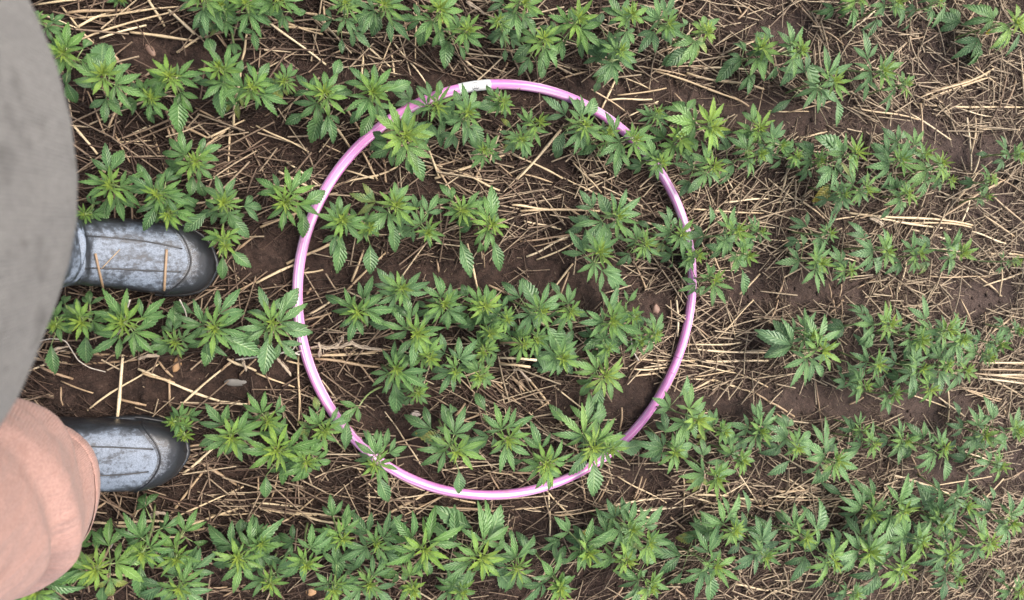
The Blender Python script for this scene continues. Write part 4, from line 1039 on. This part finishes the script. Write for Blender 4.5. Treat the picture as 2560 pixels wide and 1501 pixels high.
# snail shell: a coiled tapering tube
p = back(1037, 1041, .006); pts = []; rr = []
for k in range(46):
    a = k * .36; q = .0075 * math.exp(-k * .045)
    pts.append((p[0] + q * math.cos(a), p[1] + q * math.sin(a), float(gz(p[0], p[1])) + .006 + .00009 * k)); rr.append(.0042 * math.exp(-k * .045))
V, F, U = tube_np(pts, rr, 10); o = mesh_np('snail_shell', V, F, M['shell'], None, True, U, None, p)
tag(o, 'tiny pale coiled snail shell on the soil inside the hoop', 'shell')
def fibre(pxs, zs, r, label, mat='twine', name='dry_fibre', flat=None):
    P = []
    n = 6 * (len(pxs) - 1)
    pxs = np.array(pxs, float); t = np.linspace(0, len(pxs) - 1, n + 1)
    # smooth through the traced points
    xs = np.interp(t, range(len(pxs)), pxs[:, 0]); ys = np.interp(t, range(len(pxs)), pxs[:, 1])
    for _ in range(3):
        xs[1:-1] = (xs[:-2] + 2 * xs[1:-1] + xs[2:]) / 4; ys[1:-1] = (ys[:-2] + 2 * ys[1:-1] + ys[2:]) / 4
    zz = np.interp(t, np.linspace(0, len(pxs) - 1, len(zs)), zs)
    P = [back(x, y, z) for x, y, z in zip(xs, ys, zz)]
    if flat:   # a husk: several torn, twisted strips
        g = random.Random(int(pxs[0][0] * 7 + pxs[0][1])); A_ = Acc(); P = np.array(P)
        for k in range(6):
            i0 = g.randint(0, max(0, len(P) // 4)); i1 = len(P) - g.randint(0, len(P) // 3)
            if k < 2: i0, i1 = 0, len(P)
            if i1 - i0 < 3: continue
            w = np.array([[g.gauss(0, r * .18), g.gauss(0, r * .18), abs(g.gauss(0, r * .25))] for _ in range(i1 - i0)]).cumsum(axis=0) * .5 + np.array([g.gauss(0, r * .5), g.gauss(0, r * .5), 0])
            w[:, 2] = np.abs(w[:, 2]) * .6
            rr_ = r * (.42 if k < 2 else .2) * (1 + .5 * np.sin(np.arange(i1 - i0) * g.uniform(.6, 1.8) + g.random() * 6))
            rr_[0] *= .3; rr_[-1] *= .3
            Q = P[i0:i1] + w; V, F, U = tube_np(Q, rr_, 6)
            c = np.repeat(Q, 6, axis=0); V = np.array(V); V[:, 2] = c[:, 2] + (V[:, 2] - c[:, 2]) * .35
            A_.add(V, F, U)
        o = A_.build(name, M[mat], None, np.mean(P, axis=0))
        return tag(o, label, 'plant fibre')
    V, F, U = tube_np(P, r, 6)
    o = mesh_np(name, V, F, M[mat], None, True, U, None, np.mean(P, axis=0))
    return tag(o, label, 'plant fibre')
q = lambda x, y, ox, oy: (ox + x / 1.97, oy + y / 1.97)
f5 = lambda *a: [q(x, y, 0, 750) for x, y in a]
f6 = lambda *a: [q(x, y, 640, 750) for x, y in a]
fibre(f5((175, 208), (250, 190), (320, 198), (345, 235), (385, 300), (440, 335), (520, 355)), (.04, .05, .03, .02), .0008, 'white curling plant fibre trailing over straw below the boots')
fibre(f5((640, 0), (622, 60), (610, 130), (570, 180), (520, 230), (470, 250)), (.13, .10, .05, .03), .0010, 'thin white fibre hanging over a bushy plant left of the hoop')
fibre(f5((885, 0), (915, 60), (925, 125)), (.08, .06, .04), .0010, 'short white bent fibre beside plants left of the hoop')
fibre(f5((250, 258), (290, 240), (338, 228)), (.014, .016, .014), .0034, 'broad torn straw husk on the soil below the upper boot', 'fibre', 'straw_husk', .4)
fibre(f5((470, 250), (520, 240), (560, 215)), (.018, .02, .02), .0040, 'ragged pale husk under plants between the two boots', 'fibre', 'straw_husk', .4)
fibre(f5((680, 290), (720, 270), (790, 265)), (.016, .02, .014), .0034, 'crumpled pale husk beside the orange pebble', 'fibre', 'straw_husk', .4)
fibre(f5((545, 1222), (560, 1190), (620, 1150), (680, 1100)), (.06, .06, .05, .03), .0009, 'thin white fibre arching between plants in the bottom left')
fibre(f5((762, 1278), (775, 1240), (790, 1190)), (.05, .06, .05), .0032, 'pale flat husk stub upright among bottom left plants', 'fibre', 'straw_husk', .5)
fibre(f5((730, 1070), (780, 1045), (830, 1060)), (.014, .02, .014), .0032, 'bent pale husk on litter below the lower boot', 'fibre', 'straw_husk', .5)
fibre(f6((-100, 295), (0, 282), (90, 272), (150, 255), (215, 270)), (.02, .03, .035, .03), .0014, 'long white fibre running to the left side of the hoop')
fibre(f6((150, 240), (180, 250), (200, 215), (205, 195)), (.03, .035, .03), .0009, 'white looped fibre touching the hoop from the left', )
fibre(f6((205, 290), (185, 285), (165, 265), (190, 262), (225, 250)), (.03, .03, .033), .0008, 'small white loop of fibre hooked at the hoop tube')
fibre(f6((265, 235), (310, 225), (350, 240), (400, 225), (420, 195), (425, 175)), (.016, .022, .02, .03), .0024, 'shredded pale stem twisting upward just inside the hoop', 'fibre', 'dry_fibre', .5)
fibre(f6((380, 235), (430, 225), (470, 205), (500, 225), (560, 235), (615, 232)), (.018, .024, .02, .016), .0030, 'curled pale shredded husk on straw inside the hoop', 'fibre', 'straw_husk', .5)
fibre(f6((315, 215), (318, 250), (314, 285)), (.02, .022, .014), .0036, 'flat torn husk piece standing beside the hoop inside it', 'fibre', 'straw_husk', .5)
fibre(f6((100, 285), (130, 325), (170, 375)), (.014, .018, .012), .0032, 'frayed pale husk lying outside the left rim of the hoop', 'fibre', 'straw_husk', .4)
fibre(f6((-65, 320), (-60, 295), (-50, 350)), (.014, .02, .012), .0036, 'torn pale husk end below the long white fibre', 'fibre', 'straw_husk', .4)
fibre([q(x, y, 1280, 750) for x, y in ((585, 190), (592, 230), (605, 270), (625, 300))], (.06, .05, .03), .0011, 'white bent fibre over plants inside the hoop near its right rim')
fibre([q(x, y, 640, 0) for x, y in ((1035, 10), (1085, 40), (1125, 72))], (.03, .04, .02), .0026, 'pale dried stem piece between plants at the top edge', 'fibre', 'straw_husk', .5)
fibre([q(x, y, 1920, 0) for x, y in ((500, 1070), (540, 1085), (560, 1105))], (.016, .022, .014), .0048, 'broad pale crumpled husk on straw right of the hoop', 'fibre', 'straw_husk', .5)
fibre([q(x, y, 1280, 750) for x, y in ((0, 345), (40, 345), (60, 375), (90, 400))], (.05, .06, .04), .0022, 'ragged pale husk beneath the cut straw stubs inside the hoop', 'fibre', 'straw_husk', .6)

# ------------------------------------------------------------------ the crop goes on past the edges of the photograph
g = np.random.default_rng(21); Vs = []; Fs = []; Us = []; As = {'age': [], 'tint': [], 'yel': []}; n0 = 0
src = []
for P in PL[::7]:
    if P['px'] == 899: continue
    for c in P['o'].children:
        me = c.data
        if 'age' not in me.attributes or len(P['ex']): continue
        co = np.empty(len(me.vertices) * 3, np.float32); me.vertices.foreach_get('co', co)
        fi = np.empty(len(me.loops), np.int32); me.loops.foreach_get('vertex_index', fi)
        uvl = np.empty(len(me.loops) * 2, np.float32); me.uv_layers[0].data.foreach_get('uv', uvl)
        uv = np.zeros((len(me.vertices), 2), np.float32); uv[fi] = uvl.reshape(-1, 2)
        at = {}
        for k in As:
            v = np.empty(len(me.vertices), np.float32); me.attributes[k].data.foreach_get('value', v); at[k] = v
        src.append((P['px'], co.reshape(-1, 3), fi.reshape(-1, 4), uv, at))
ids = sorted({q[0] for q in src})
rows_w = []
for _, c, m in ROWS:
    a = back(600, c + m * 600, 0.0); b_ = back(1900, c + m * 1900, 0.0); rows_w.append((a, (b_ - a) / (b_[0] - a[0])))
for k in (1, 2): rows_w.insert(0, (rows_w[0][0] + np.array([0, .19, 0]), rows_w[1][1]))
for k in (1, 2, 3): rows_w.append((rows_w[-1][0] - np.array([0, .19, 0]), rows_w[-1][1]))
for a, d in rows_w:
    x = -1.0
    while x < 2.5:
        x += g.uniform(.045, .11)
        p = a + d * (x - a[0]) + np.array([0, g.normal(0, .022), 0])
        px, py, dz = proj(p + np.array([0, 0, .12]))
        if -130 < px < 2690 and -130 < py < 1630 and dz > 0: continue
        if x < -.02 and -.52 < p[1] < .30: continue
        pick = ids[g.integers(len(ids))]; th = g.uniform(0, 6.28); sc = g.uniform(.85, 1.15); Rz = np.array(Matrix.Rotation(th, 3, 'Z'))
        for q in src:
            if q[0] != pick: continue
            V = (q[1] * sc) @ Rz.T + np.array([p[0], p[1], float(gz(p[0], p[1]))])
            Vs.append(V); Fs.append(q[2] + n0); Us.append(q[3]); n0 += len(V)
            for k in As: As[k].append(q[4][k])
o = mesh_np('hemp_rows', np.concatenate(Vs), np.concatenate(Fs), M['leaf'], None, True, np.concatenate(Us), {k: np.concatenate(v) for k, v in As.items()})
tag(o, 'green hemp rows continuing past the edges of the view', 'hemp crop', kind='stuff')
